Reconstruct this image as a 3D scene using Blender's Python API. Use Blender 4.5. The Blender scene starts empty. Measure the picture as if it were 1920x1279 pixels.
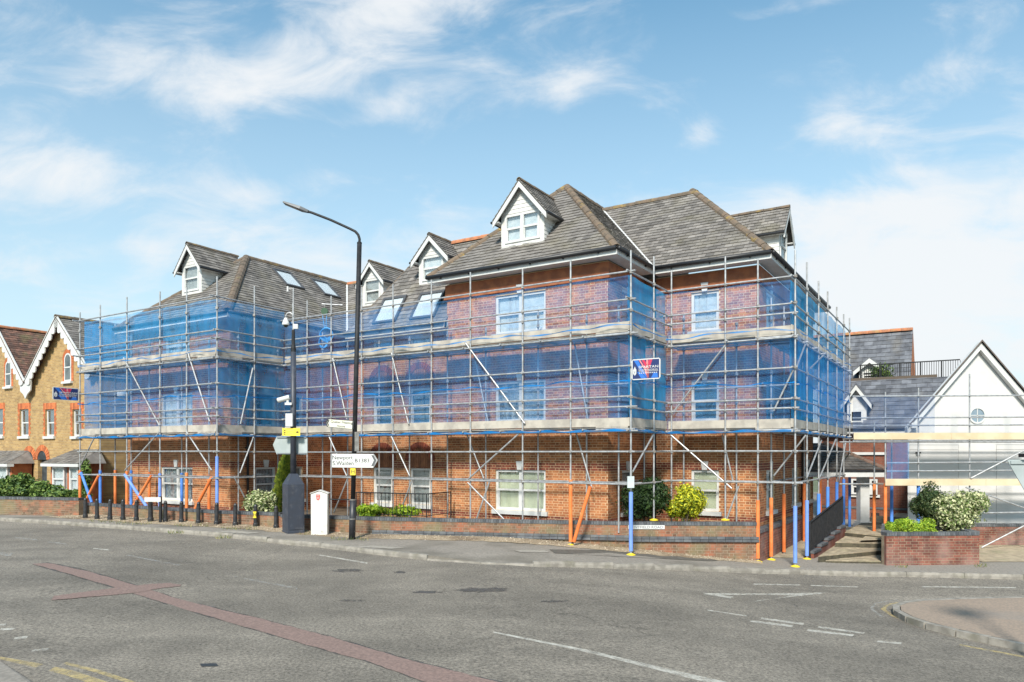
import bpy, math, random
from mathutils import Vector as V, Matrix
RND = random.Random(11)
sc = bpy.context.scene
COL = sc.collection
rad = math.radians

# ------------------------------------------------------------------ camera, sky, sun, exposure
HC = 2.6                      # eye height above the pavement at the building's front corner
FPX = 1377.0                  # focal length in photograph pixels (1920 wide)
cam_d = bpy.data.cameras.new('camera'); cam = bpy.data.objects.new('camera', cam_d); COL.objects.link(cam)
cam.location = (0, 0, HC); cam.rotation_euler = (rad(90), 0, 0)
cam_d.sensor_width = 36; cam_d.lens = FPX/1920*36
cam_d.shift_y = (850-639.5)/1920; cam_d.clip_end = 2000; cam_d.clip_start = .1
sc.camera = cam
SUN_DIR = V((-.24, -.97, 0)).normalized()*math.cos(rad(41)) + V((0, 0, math.sin(rad(41))))
sun_d = bpy.data.lights.new('sun', 'SUN'); sun = bpy.data.objects.new('sun', sun_d); COL.objects.link(sun)
sun_d.energy = 2.9; sun_d.angle = rad(9); sun_d.color = (1, .94, .85)
sun.rotation_euler = SUN_DIR.to_track_quat('Z', 'Y').to_euler()
sun.location = (-20, -30, 40)
world = bpy.data.worlds.new('World'); sc.world = world; world.use_nodes = True
SKY_STRENGTH = .12
def build_world():
    nt = world.node_tree; nt.nodes.clear(); N = nt.nodes.new; L = nt.links.new
    out = N('ShaderNodeOutputWorld'); bg = N('ShaderNodeBackground'); bg.inputs['Strength'].default_value = SKY_STRENGTH
    sky = N('ShaderNodeTexSky'); sky.sky_type = 'NISHITA'; sky.sun_disc = False
    sky.sun_elevation = rad(41); sky.sun_rotation = math.atan2(SUN_DIR.x, SUN_DIR.y)
    sky.air_density = 1.0; sky.dust_density = .6; sky.ozone_density = 1.3
    tc = N('ShaderNodeTexCoord'); sep = N('ShaderNodeSeparateXYZ'); L(tc.outputs['Generated'], sep.inputs[0])
    def math_(op, a, b=None, clamp=False):
        m = N('ShaderNodeMath'); m.operation = op; m.use_clamp = clamp
        for i, x in enumerate((a, b)):
            if x is None: continue
            if isinstance(x, (int, float)): m.inputs[i].default_value = x
            else: L(x, m.inputs[i])
        return m.outputs[0]
    zz = math_('ADD', math_('MAXIMUM', sep.outputs[2], 0.0), .16)
    px_ = math_('DIVIDE', sep.outputs[0], zz); py_ = math_('DIVIDE', sep.outputs[1], zz)
    cmb = N('ShaderNodeCombineXYZ'); L(px_, cmb.inputs[0]); L(py_, cmb.inputs[1])
    mp = N('ShaderNodeMapping'); L(cmb.outputs[0], mp.inputs[0])
    mp.inputs['Rotation'].default_value = (0, 0, rad(-32)); mp.inputs['Scale'].default_value = (.75, 1.35, 1); mp.inputs['Location'].default_value = (3.25, 1.9, 0)
    n1 = N('ShaderNodeTexNoise'); n1.inputs['Scale'].default_value = 1.15; n1.inputs['Detail'].default_value = 9; n1.inputs['Roughness'].default_value = .56; n1.inputs['Distortion'].default_value = .35
    L(mp.outputs[0], n1.inputs['Vector'])
    n2 = N('ShaderNodeTexNoise'); n2.inputs['Scale'].default_value = .45; n2.inputs['Detail'].default_value = 2
    L(mp.outputs[0], n2.inputs['Vector'])
    s = math_('ADD', math_('MULTIPLY', n1.outputs[0], .75), math_('MULTIPLY', n2.outputs[0], .45))
    # banks of broken cloud: where they stand in the sky (x = right/forward, z = up/forward), size, tilt, weight
    fx = math_('DIVIDE', sep.outputs[0], math_('MAXIMUM', sep.outputs[1], .05)); fz = math_('DIVIDE', sep.outputs[2], math_('MAXIMUM', sep.outputs[1], .05))
    front = math_('GREATER_THAN', sep.outputs[1], .05)
    for u, v, ru, rv, ang, amp in [(570, 110, 330, 80, 28, .24), (240, 115, 190, 60, 8, .15), (90, 330, 240, 85, 0, .20), (470, 385, 210, 50, 10, .12), (1700, 480, 330, 180, 22, .26), (1830, 620, 300, 160, 0, .24), (1560, 215, 130, 35, 30, .15), (1780, 130, 190, 45, 30, .16), (1810, 30, 170, 40, 20, .15),
                                   (1330, 240, 80, 30, 35, .12), (1065, 165, 60, 26, 35, .13), (1000, 45, 80, 26, 25, .10), (1460, 20, 120, 28, 15, .12), (620, 480, 160, 60, 0, .10), (1200, 95, 50, 20, 30, .09), (700, 215, 160, 30, 25, .10), (1230, 55, 300, 130, 0, -.10), (1000, 290, 260, 90, 0, -.05)]:
        dx = math_('SUBTRACT', fx, (u-960)/FPX); dz = math_('SUBTRACT', fz, (850-v)/FPX); ca, sa = math.cos(rad(ang)), math.sin(rad(ang))
        p = math_('DIVIDE', math_('ADD', math_('MULTIPLY', dx, ca), math_('MULTIPLY', dz, sa)), ru/FPX); q = math_('DIVIDE', math_('SUBTRACT', math_('MULTIPLY', dz, ca), math_('MULTIPLY', dx, sa)), rv/FPX)
        g = math_('POWER', 2.718, math_('MULTIPLY', math_('ADD', math_('MULTIPLY', p, p), math_('MULTIPLY', q, q)), -1.0))
        s = math_('ADD', s, math_('MULTIPLY', math_('MULTIPLY', g, front), amp))
    wc = N('ShaderNodeCombineXYZ'); L(fx, wc.inputs[0]); L(fz, wc.inputs[1]); wm = N('ShaderNodeMapping'); L(wc.outputs[0], wm.inputs[0]); wm.inputs['Rotation'].default_value = (0, 0, rad(-30)); wm.inputs['Scale'].default_value = (5.5, 11, 1)
    n3 = N('ShaderNodeTexNoise'); n3.inputs['Scale'].default_value = 1; n3.inputs['Detail'].default_value = 9; n3.inputs['Roughness'].default_value = .62; n3.inputs['Distortion'].default_value = .6; L(wm.outputs[0], n3.inputs['Vector'])
    s = math_('ADD', s, math_('MULTIPLY', math_('MULTIPLY', math_('SUBTRACT', n3.outputs[0], .5), front), .72))
    # thicker towards the horizon
    hz = math_('SUBTRACT', 1.0, math_('MULTIPLY', sep.outputs[2], 1.75, True), True)
    s = math_('ADD', s, math_('MULTIPLY', hz, .10))
    rmp = N('ShaderNodeMapRange'); rmp.interpolation_type = 'SMOOTHSTEP'; rmp.inputs[1].default_value = .62; rmp.inputs[2].default_value = .98; rmp.inputs[4].default_value = .93
    L(s, rmp.inputs[0])
    hue = N('ShaderNodeMixRGB'); hue.blend_type = 'MULTIPLY'; hue.inputs[0].default_value = 1; hue.inputs[2].default_value = (.53, .82, .78, 1)
    L(sky.outputs[0], hue.inputs[1])
    # thin veil low in the sky
    veil = N('ShaderNodeMixRGB'); L(hue.outputs[0], veil.inputs[1]); veil.inputs[2].default_value = (2.85, 3.2, 3.4, 1)
    L(math_('MULTIPLY', hz, .92), veil.inputs[0])
    mx = N('ShaderNodeMixRGB'); L(rmp.outputs[0], mx.inputs[0]); L(veil.outputs[0], mx.inputs[1]); mx.inputs[2].default_value = (3.5, 3.6, 3.68, 1)
    L(mx.outputs[0], bg.inputs[0]); L(bg.outputs[0], out.inputs[0])
build_world()
sc.view_settings.view_transform = 'Standard'; sc.view_settings.look = 'None'; sc.view_settings.gamma = 1
sc.view_settings.use_curve_mapping = False
sc.view_settings.exposure = 1.12
sc.cycles.transparent_max_bounces = 24
sc.cycles.max_bounces = 6

# ------------------------------------------------------------------ frames: the block stands 32 degrees to the picture plane
CA, SA = .8455, .534
E1 = V((CA, -SA, 0)); E2 = V((SA, CA, 0)); UP = V((0, 0, 1))
def W(a, b, z): return V((CA*a+SA*b, -SA*a+CA*b, z))
def on_b(u, b, v=850):
    r = (u-960)/FPX; a = b*(r*CA-SA)/(CA+r*SA); Y = -SA*a+CA*b
    return a, HC-(v-850)/FPX*Y
def on_a(u, a, v=850):
    r = (u-960)/FPX; b = a*(CA+r*SA)/(r*CA-SA); Y = -SA*a+CA*b
    return b, HC-(v-850)/FPX*Y
def at(u, v, Y): return V(((u-960)/FPX*Y, Y, HC-(v-850)/FPX*Y))
def gz(x):                      # pavement level: falls towards the side road on the right
    t = min(1, max(0, (x+1)/10)); s = min(1, max(0, (-5-x)/4)); return .2-.65*t*t*(3-2*t)+.12*s*s*(3-2*s)
def on_g(u, v, dz=0):
    Y = 18.0
    for _ in range(40):
        x = (u-960)/FPX*Y; Y = (HC-gz(x)-dz)*FPX/(v-850)
    x = (u-960)/FPX*Y
    return V((x, Y, gz(x)+dz))

# ------------------------------------------------------------------ materials
MATS = {}
def M(name, col, rough=.7, col2=None, scale=4, island=0, bump=0, bscale=40, metal=0, contrast=(.4, .6), spec=.5, detail=5, mottle=0, mcol=None, mscale=1.0, mrange=(.55, .7)):
    if name in MATS: return MATS[name]
    m = bpy.data.materials.new(name); m.use_nodes = True; nt = m.node_tree; N = nt.nodes.new; L = nt.links.new
    b = nt.nodes['Principled BSDF']; b.inputs['Roughness'].default_value = rough; b.inputs['Metallic'].default_value = metal
    b.inputs['Specular IOR Level'].default_value = spec
    geo = N('ShaderNodeNewGeometry')
    rgb = N('ShaderNodeRGB'); rgb.outputs[0].default_value = (*col, 1); c = rgb.outputs[0]
    def noise(s, d=detail):
        n = N('ShaderNodeTexNoise'); n.inputs['Scale'].default_value = s; n.inputs['Detail'].default_value = d
        L(geo.outputs['Position'], n.inputs['Vector']); return n.outputs[0]
    def rng(x, lo, hi, o0=0, o1=1):
        r = N('ShaderNodeMapRange'); L(x, r.inputs[0])
        for i, k in enumerate((lo, hi, o0, o1)): r.inputs[i+1].default_value = k
        return r.outputs[0]
    def mix(f, a, bb, mode='MIX'):
        x = N('ShaderNodeMixRGB'); x.blend_type = mode
        for i, k in enumerate((f, a, bb)):
            if isinstance(k, (int, float)): x.inputs[i].default_value = k
            elif isinstance(k, tuple): x.inputs[i].default_value = (*k, 1)
            else: L(k, x.inputs[i])
        return x.outputs[0]
    if col2: c = mix(rng(noise(scale), *contrast), c, col2)
    if island:
        isl = rng(geo.outputs['Random Per Island'], 0, 1, 1-island, 1+island)
        c = mix(1.0, c, isl, 'MULTIPLY')
    if mcol: c = mix(rng(noise(mscale, 6), mrange[0], mrange[1], 0, mottle), c, mcol)
    L(c, b.inputs['Base Color'])
    if bump:
        bp = N('ShaderNodeBump'); bp.inputs['Strength'].default_value = bump; bp.inputs['Distance'].default_value = .01
        L(noise(bscale, 4), bp.inputs['Height']); L(bp.outputs[0], b.inputs['Normal'])
    MATS[name] = m
    return m
def M_island2(name, c1, c2, rough=.6, split=(.35, .65), translucent=.25, jitter=.3):
    m = bpy.data.materials.new(name); m.use_nodes = True; nt = m.node_tree; N = nt.nodes.new; L = nt.links.new
    b = nt.nodes['Principled BSDF']; b.inputs['Roughness'].default_value = rough
    geo = N('ShaderNodeNewGeometry'); r = N('ShaderNodeMapRange'); r.inputs[1].default_value, r.inputs[2].default_value = split
    L(geo.outputs['Random Per Island'], r.inputs[0])
    x = N('ShaderNodeMixRGB'); L(r.outputs[0], x.inputs[0]); x.inputs[1].default_value = (*c1, 1); x.inputs[2].default_value = (*c2, 1)
    n = N('ShaderNodeTexNoise'); n.inputs['Scale'].default_value = 6; L(geo.outputs['Position'], n.inputs['Vector'])
    j = N('ShaderNodeMapRange'); j.inputs[1].default_value = .3; j.inputs[2].default_value = .7; j.inputs[3].default_value = 1-jitter; j.inputs[4].default_value = 1+jitter; L(n.outputs[0], j.inputs[0])
    y = N('ShaderNodeMixRGB'); y.blend_type = 'MULTIPLY'; y.inputs[0].default_value = 1; L(x.outputs[0], y.inputs[1]); L(j.outputs[0], y.inputs[2])
    L(y.outputs[0], b.inputs['Base Color'])
    tr = N('ShaderNodeBsdfTranslucent'); L(y.outputs[0], tr.inputs[0]); mx = N('ShaderNodeMixShader'); mx.inputs[0].default_value = translucent
    out = [k for k in nt.nodes if k.type == 'OUTPUT_MATERIAL'][0]
    L(b.outputs[0], mx.inputs[1]); L(tr.outputs[0], mx.inputs[2]); L(mx.outputs[0], out.inputs[0])
    MATS[name] = m
    return m
def M_net(name, col, alpha):
    m = bpy.data.materials.new(name); m.use_nodes = True; nt = m.node_tree; nt.nodes.clear(); N = nt.nodes.new; L = nt.links.new
    out = N('ShaderNodeOutputMaterial'); d = N('ShaderNodeBsdfDiffuse'); d.inputs[0].default_value = (*col, 1)
    t = N('ShaderNodeBsdfTranslucent'); t.inputs[0].default_value = (*col, 1)
    dm = N('ShaderNodeMixShader'); dm.inputs[0].default_value = .45; L(d.outputs[0], dm.inputs[1]); L(t.outputs[0], dm.inputs[2])
    tr = N('ShaderNodeBsdfTransparent'); tr.inputs[0].default_value = (.97, .98, 1, 1)
    geo = N('ShaderNodeNewGeometry'); n = N('ShaderNodeTexNoise'); n.inputs['Scale'].default_value = 1.6; n.inputs['Detail'].default_value = 4
    mpn = N('ShaderNodeMapping'); mpn.inputs['Scale'].default_value = (1.6, 1.6, .55); mpn.inputs['Rotation'].default_value = (.35, .2, 0); L(geo.outputs['Position'], mpn.inputs[0]); L(mpn.outputs[0], n.inputs['Vector'])
    r = N('ShaderNodeMapRange'); r.inputs[1].default_value = .3; r.inputs[2].default_value = .7; r.inputs[3].default_value = alpha*.68; r.inputs[4].default_value = min(1, alpha*1.36)
    L(n.outputs[0], r.inputs[0])
    mx = N('ShaderNodeMixShader'); L(r.outputs[0], mx.inputs[0]); L(tr.outputs[0], mx.inputs[1]); L(dm.outputs[0], mx.inputs[2]); L(mx.outputs[0], out.inputs[0])
    MATS[name] = m; return m
def M_glass(name, tint=(.9, .95, .97), refl=.22):
    m = bpy.data.materials.new(name); m.use_nodes = True; nt = m.node_tree; nt.nodes.clear(); N = nt.nodes.new; L = nt.links.new
    out = N('ShaderNodeOutputMaterial'); g = N('ShaderNodeBsdfGlossy'); g.inputs['Roughness'].default_value = .03
    t = N('ShaderNodeBsdfTransparent'); t.inputs[0].default_value = (*tint, 1)
    mx = N('ShaderNodeMixShader'); mx.inputs[0].default_value = refl; L(t.outputs[0], mx.inputs[1]); L(g.outputs[0], mx.inputs[2]); L(mx.outputs[0], out.inputs[0])
    MATS[name] = m; return m
def M_worn(name, col, cover=.5, scale=9, soft=.12):
    """paint worn through to the road"""
    m = bpy.data.materials.new(name); m.use_nodes = True; nt = m.node_tree; N = nt.nodes.new; L = nt.links.new
    b = nt.nodes['Principled BSDF']; b.inputs['Roughness'].default_value = .7
    geo = N('ShaderNodeNewGeometry'); n = N('ShaderNodeTexNoise'); n.inputs['Scale'].default_value = scale; n.inputs['Detail'].default_value = 10; n.inputs['Roughness'].default_value = .72
    L(geo.outputs['Position'], n.inputs['Vector'])
    r = N('ShaderNodeMapRange'); r.inputs[1].default_value = 1-cover-soft; r.inputs[2].default_value = 1-cover+soft; L(n.outputs[0], r.inputs[0])
    L(r.outputs[0], b.inputs['Alpha']); b.inputs['Base Color'].default_value = (*col, 1)
    MATS[name] = m; return m
def M_procbrick(name, c1, c2, mortar, d, w=.225, h=.075):
    """far brickwork whose bricks are too small to build; d = wall direction"""
    m = bpy.data.materials.new(name); m.use_nodes = True; nt = m.node_tree; N = nt.nodes.new; L = nt.links.new
    b = nt.nodes['Principled BSDF']; b.inputs['Roughness'].default_value = .85
    geo = N('ShaderNodeNewGeometry'); dot = N('ShaderNodeVectorMath'); dot.operation = 'DOT_PRODUCT'; dot.inputs[1].default_value = d
    L(geo.outputs['Position'], dot.inputs[0]); sep = N('ShaderNodeSeparateXYZ'); L(geo.outputs['Position'], sep.inputs[0])
    cb = N('ShaderNodeCombineXYZ'); L(dot.outputs['Value'], cb.inputs[0]); L(sep.outputs[2], cb.inputs[1])
    br = N('ShaderNodeTexBrick'); br.inputs['Scale'].default_value = 1; br.inputs['Brick Width'].default_value = w; br.inputs['Row Height'].default_value = h; br.inputs['Mortar Size'].default_value = .006
    br.inputs['Color1'].default_value = (*c1, 1); br.inputs['Color2'].default_value = (*c2, 1); br.inputs['Mortar'].default_value = (*mortar, 1)
    L(cb.outputs[0], br.inputs['Vector'])
    n = N('ShaderNodeTexNoise'); n.inputs['Scale'].default_value = 1.7; n.inputs['Detail'].default_value = 8; L(geo.outputs['Position'], n.inputs['Vector'])
    j = N('ShaderNodeMapRange'); j.inputs[1].default_value = .3; j.inputs[2].default_value = .7; j.inputs[3].default_value = .72; j.inputs[4].default_value = 1.25; n.inputs['Scale'].default_value = 2.2; n.inputs['Roughness'].default_value = .78; L(n.outputs[0], j.inputs[0])
    y = N('ShaderNodeMixRGB'); y.blend_type = 'MULTIPLY'; y.inputs[0].default_value = 1; L(br.outputs[0], y.inputs[1]); L(j.outputs[0], y.inputs[2]); L(y.outputs[0], b.inputs['Base Color'])
    bp = N('ShaderNodeBump'); bp.inputs['Strength'].default_value = .5; bp.inputs['Distance'].default_value = .01; bp.invert = True; L(br.outputs['Fac'], bp.inputs['Height']); L(bp.outputs[0], b.inputs['Normal'])
    MATS[name] = m; return m

BRICK = M('orange_brick', (.40, .158, .060), .85, (.29, .104, .042), 3.5, island=.32, bump=.25, bscale=60)
BRICKD = M('red_band_brick', (.25, .062, .03), .85, (.17, .045, .028), 5, island=.25, bump=.2)
MORTAR = M('mortar', (.66, .48, .29), .95, (.55, .39, .23), 6, bump=.3, bscale=90)
BRICKOLD = M('weathered_wall_brick', (.27, .105, .058), .9, (.15, .095, .06), 3, island=.34, bump=.3, mottle=.6, mcol=(.19, .19, .10), mscale=1.3, mrange=(.5, .68))
MORTAROLD = M('weathered_mortar', (.30, .24, .17), .95, (.22, .17, .12), 4)
BRICKRED = M('salt_stained_red_brick', (.20, .066, .042), .9, (.14, .048, .034), 4, island=.28, bump=.25, mottle=.55, mcol=(.38, .28, .25), mscale=1.5, mrange=(.46, .78))
BLUEBRICK = M('blue_engineering_brick', (.075, .08, .09), .55, (.11, .115, .12), 6, island=.3)
SLATE = M('slate', (.200, .182, .165), .7, (.142, .128, .116), 2.6, island=.32, bump=.25, bscale=35, mottle=.5, mcol=(.175, .155, .105), mscale=1.2, mrange=(.5, .7))
SLATEF = M('blue_grey_slate', (.13, .135, .15), .5, (.08, .083, .095), 3, island=.3, bump=.2, mottle=.4, mcol=(.14, .12, .09), mscale=1.0)
UNDER = M('roof_underlay', (.05, .048, .045), .9)
RIDGE = M('lichened_ridge_tile', (.165, .118, .082), .9, (.115, .09, .066), 5, island=.2, bump=.4, bscale=30, mottle=.75, mcol=(.36, .24, .05), mscale=3.4, mrange=(.57, .72))
RIDGEB = M('brown_hip_tile_plain', (.15, .11, .08), .9, (.10, .08, .06), 5, island=.2, bump=.4, bscale=30, mottle=.4, mcol=(.24, .19, .07), mscale=3, mrange=(.58, .75))
RIDGEO = M('orange_ridge_tile', (.45, .17, .075), .85, (.30, .13, .07), 5, island=.15, bump=.3, mottle=.6, mcol=(.30, .25, .10), mscale=2.0)
WHITE = M('white_paint', (.60, .60, .585), .5, (.54, .54, .52), 3)
WHITEB = M('white_cladding', (.62, .615, .59), .6, (.54, .53, .50), 4, island=.05)
RENDERW = M('white_render', (.58, .57, .555), .8, (.52, .515, .50), 1.2, bump=.08, bscale=50, mottle=.35, mcol=(.42, .41, .385), mscale=.8, mrange=(.52, .75))
BLACKP = M('black_plastic', (.018, .018, .02), .45)
BLACKM = M('black_painted_metal', (.014, .015, .017), .6, (.024, .024, .026), 8, spec=.3)
NAVY = M('dark_blue_grey_paint', (.042, .050, .070), .5, (.04, .045, .06), 5, bump=.1, mottle=.5, mcol=(.11, .11, .12), mscale=6)
GALV = M('galvanised_steel', (.46, .465, .47), .5, (.34, .34, .34), 9, metal=.5, mottle=.5, mcol=(.22, .17, .13), mscale=4, mrange=(.62, .74))
GALVD = M('dull_steel_coupler', (.30, .30, .30), .55, (.22, .19, .16), 12, metal=.6)
ALU = M('grey_sign_back', (.42, .46, .46), .5, (.33, .37, .36), 2, metal=.2, mottle=.4, mcol=(.25, .29, .20), mscale=3)
BOARD = M('scaffold_board', (.44, .40, .34), .85, (.32, .29, .25), 3, island=.18, bump=.2, bscale=18)
BOARDNEW = M('new_timber_board', (.60, .49, .33), .8, (.52, .41, .26), 2, island=.1, bump=.1)
ORANGE = M('orange_foam', (.74, .22, .06), .65, (.68, .16, .035), 4)
BLUEF = M('blue_foam', (.085, .25, .70), .65, (.06, .19, .58), 4)
BLUEFP = M('pale_blue_foam', (.17, .30, .72), .65, (.14, .26, .65), 4)
YELLOW = M('yellow_plastic', (.72, .55, .03), .55)
NET = M_net('blue_netting', (.09, .40, .92), .25)
NET2 = M_net('blue_netting_doubled', (.07, .52, .98), .62); NET3 = M_net('blue_netting_slack', (.07, .47, .95), .40)
HEM = M_net('blue_netting_hem', (.02, .26, .66), .82)
GLASS = M_glass('window_glass', (.95, .97, .98), .13); GLASSD = M_glass('window_glass_sky', (.8, .88, .9), .42)
BLIND = {'green': M('green_roller_blind', (.66, .67, .47), .8, (.60, .61, .43), 5), 'white': M('white_blind', (.72, .74, .72), .8, (.58, .62, .62), 7),
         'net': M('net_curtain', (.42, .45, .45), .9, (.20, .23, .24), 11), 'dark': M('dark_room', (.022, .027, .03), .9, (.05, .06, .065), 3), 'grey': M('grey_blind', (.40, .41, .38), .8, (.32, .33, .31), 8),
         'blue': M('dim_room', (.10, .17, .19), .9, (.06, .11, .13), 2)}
def M_asphalt():
    m = bpy.data.materials.new('asphalt'); m.use_nodes = True; nt = m.node_tree; N = nt.nodes.new; L = nt.links.new; b = nt.nodes['Principled BSDF']; b.inputs['Roughness'].default_value = .88
    geo = N('ShaderNodeNewGeometry'); pos = geo.outputs['Position']
    def noise(sc_, det=4, rough=.5, vec=pos, dist=0):
        n = N('ShaderNodeTexNoise'); n.inputs['Scale'].default_value = sc_; n.inputs['Detail'].default_value = det; n.inputs['Roughness'].default_value = rough; n.inputs['Distortion'].default_value = dist; L(vec, n.inputs['Vector']); return n.outputs[0]
    def rng(x, lo, hi, a, c):
        r = N('ShaderNodeMapRange'); L(x, r.inputs[0])
        for i, k in enumerate((lo, hi, a, c)): r.inputs[i+1].default_value = k
        return r.outputs[0]
    def mul(a, c):
        x = N('ShaderNodeMath'); x.operation = 'MULTIPLY'; L(a, x.inputs[0]); L(c, x.inputs[1]); return x.outputs[0]
    grain = rng(noise(24, 8, .85), .40, .60, .40, 1.62); med = rng(noise(2.2, 6, .65), .3, .7, .86, 1.13); big = rng(noise(.22, 6, .65, dist=.6), .38, .64, 1.12, .76)
    mp = N('ShaderNodeMapping'); mp.inputs['Rotation'].default_value = (0, 0, rad(24)); mp.inputs['Scale'].default_value = (.08, .9, 1); L(pos, mp.inputs[0]); track = rng(noise(1, 3, .5, mp.outputs[0]), .38, .62, .88, 1.10)
    vo = N('ShaderNodeTexVoronoi'); vo.feature = 'DISTANCE_TO_EDGE'; vo.inputs['Scale'].default_value = .33
    wv = N('ShaderNodeVectorMath'); wv.operation = 'ADD'; nn = N('ShaderNodeTexNoise'); nn.inputs['Scale'].default_value = 1.3; nn.inputs['Detail'].default_value = 6; L(pos, nn.inputs['Vector']); L(pos, wv.inputs[0]); L(nn.outputs['Color'], wv.inputs[1]); L(wv.outputs[0], vo.inputs['Vector'])
    mask = rng(noise(.5, 2), .54, .62, 0, 1); cr = rng(vo.outputs['Distance'], .0, .008, .62, 1.0)
    ck = N('ShaderNodeMix'); ck.data_type = 'FLOAT'; L(mask, ck.inputs[0]); ck.inputs[2].default_value = 1; L(cr, ck.inputs[3])
    f = mul(mul(mul(mul(grain, med), big), track), ck.outputs[0])
    cm = N('ShaderNodeMixRGB'); cm.blend_type = 'MULTIPLY'; cm.inputs[0].default_value = 1; cm.inputs[1].default_value = (.176, .154, .125, 1); L(f, cm.inputs[2]); L(cm.outputs[0], b.inputs['Base Color'])
    bp = N('ShaderNodeBump'); bp.inputs['Strength'].default_value = .5; bp.inputs['Distance'].default_value = .008; L(noise(90, 3), bp.inputs['Height']); L(bp.outputs[0], b.inputs['Normal']); return m
ASPHALT = M_asphalt()
TARMAC = M('pavement_tarmac', (.265, .235, .20), .9, (.20, .178, .152), 18, bump=.4, bscale=90, detail=8, mottle=.75, mcol=(.125, .112, .09), mscale=.55, mrange=(.50, .64))
TARMACB = M('brown_tarmac', (.31, .235, .175), .9, (.235, .185, .145), 22, bump=.4, bscale=90, mottle=.6, mcol=(.23, .205, .18), mscale=.7)
GRAVEL = M('pale_gravel', (.42, .34, .24), .95, (.26, .20, .13), 34, bump=.9, bscale=60, mottle=.85, mcol=(.17, .12, .075), mscale=.9, mrange=(.46, .62))
SOIL = M('soil', (.10, .075, .05), .95, (.16, .12, .08), 9, bump=.6)
KERBM = M('concrete_kerb', (.28, .255, .22), .9, (.19, .172, .147), 5, island=.14, bump=.3, mottle=.6, mcol=(.15, .14, .10), mscale=3)
REDTAR = M('red_trench_tarmac', (.255, .172, .145), .9, (.165, .112, .095), 30, bump=.5, bscale=100, contrast=(.36, .64), detail=8)
DARKTAR = M_worn('dark_patch_tarmac', (.085, .078, .075), .5, 3.5, .16)
GROUNDM = M('far_ground', (.12, .14, .07), .95, (.09, .10, .05), .3)
WPAINT = M_worn('worn_white_line', (.60, .57, .50), .50, 7, .2); WFAINT = M_worn('faint_white_line', (.42, .41, .38), .40, 7, .2); YPAINT = M_worn('worn_yellow_line', (.55, .43, .20), .48, 7, .2)
HOUSEB = M_procbrick('yellow_stock_brick', (.43, .275, .105), (.30, .18, .07), (.40, .33, .22), E1)
REDARCH = M('red_rubbed_brick', (.52, .155, .05), .85, (.40, .11, .04), 6, island=.25)
TILEB = M('brown_clay_tile', (.17, .085, .06), .85, (.10, .062, .048), 5, island=.4, mottle=.6, mcol=(.15, .13, .06), mscale=1.1)
RBRICK = M_procbrick('dark_red_brickwork', (.20, .062, .034), (.145, .045, .028), (.21, .14, .095), E1)  # dark red brick, base darkened further to carry the scaffold's shade
PAVER = M('buff_block_paver', (.38, .31, .21), .9, (.28, .225, .155), 5, island=.25, bump=.2, mottle=.5, mcol=(.17, .17, .09), mscale=1.5)
GREEND = M('green_door_paint', (.012, .045, .03), .45)
LEAFD = M_island2('dark_green_leaf', (.018, .045, .012), (.05, .095, .022))
LEAFY = M_island2('yellow_green_leaf', (.16, .24, .02), (.62, .60, .03), split=(.2, .6))
LEAFV = M_island2('cream_variegated_leaf', (.11, .17, .035), (.62, .62, .36), split=(.25, .75))
LEAFG = M_island2('mid_green_leaf', (.045, .10, .02), (.17, .25, .05))
LEAFC = M_island2('conifer_spray', (.03, .065, .018), (.075, .10, .03))
LEAFL = M_island2('lime_green_leaf', (.17, .30, .02), (.40, .52, .035))
STEM = M('bark', (.10, .07, .045), .9)

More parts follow.
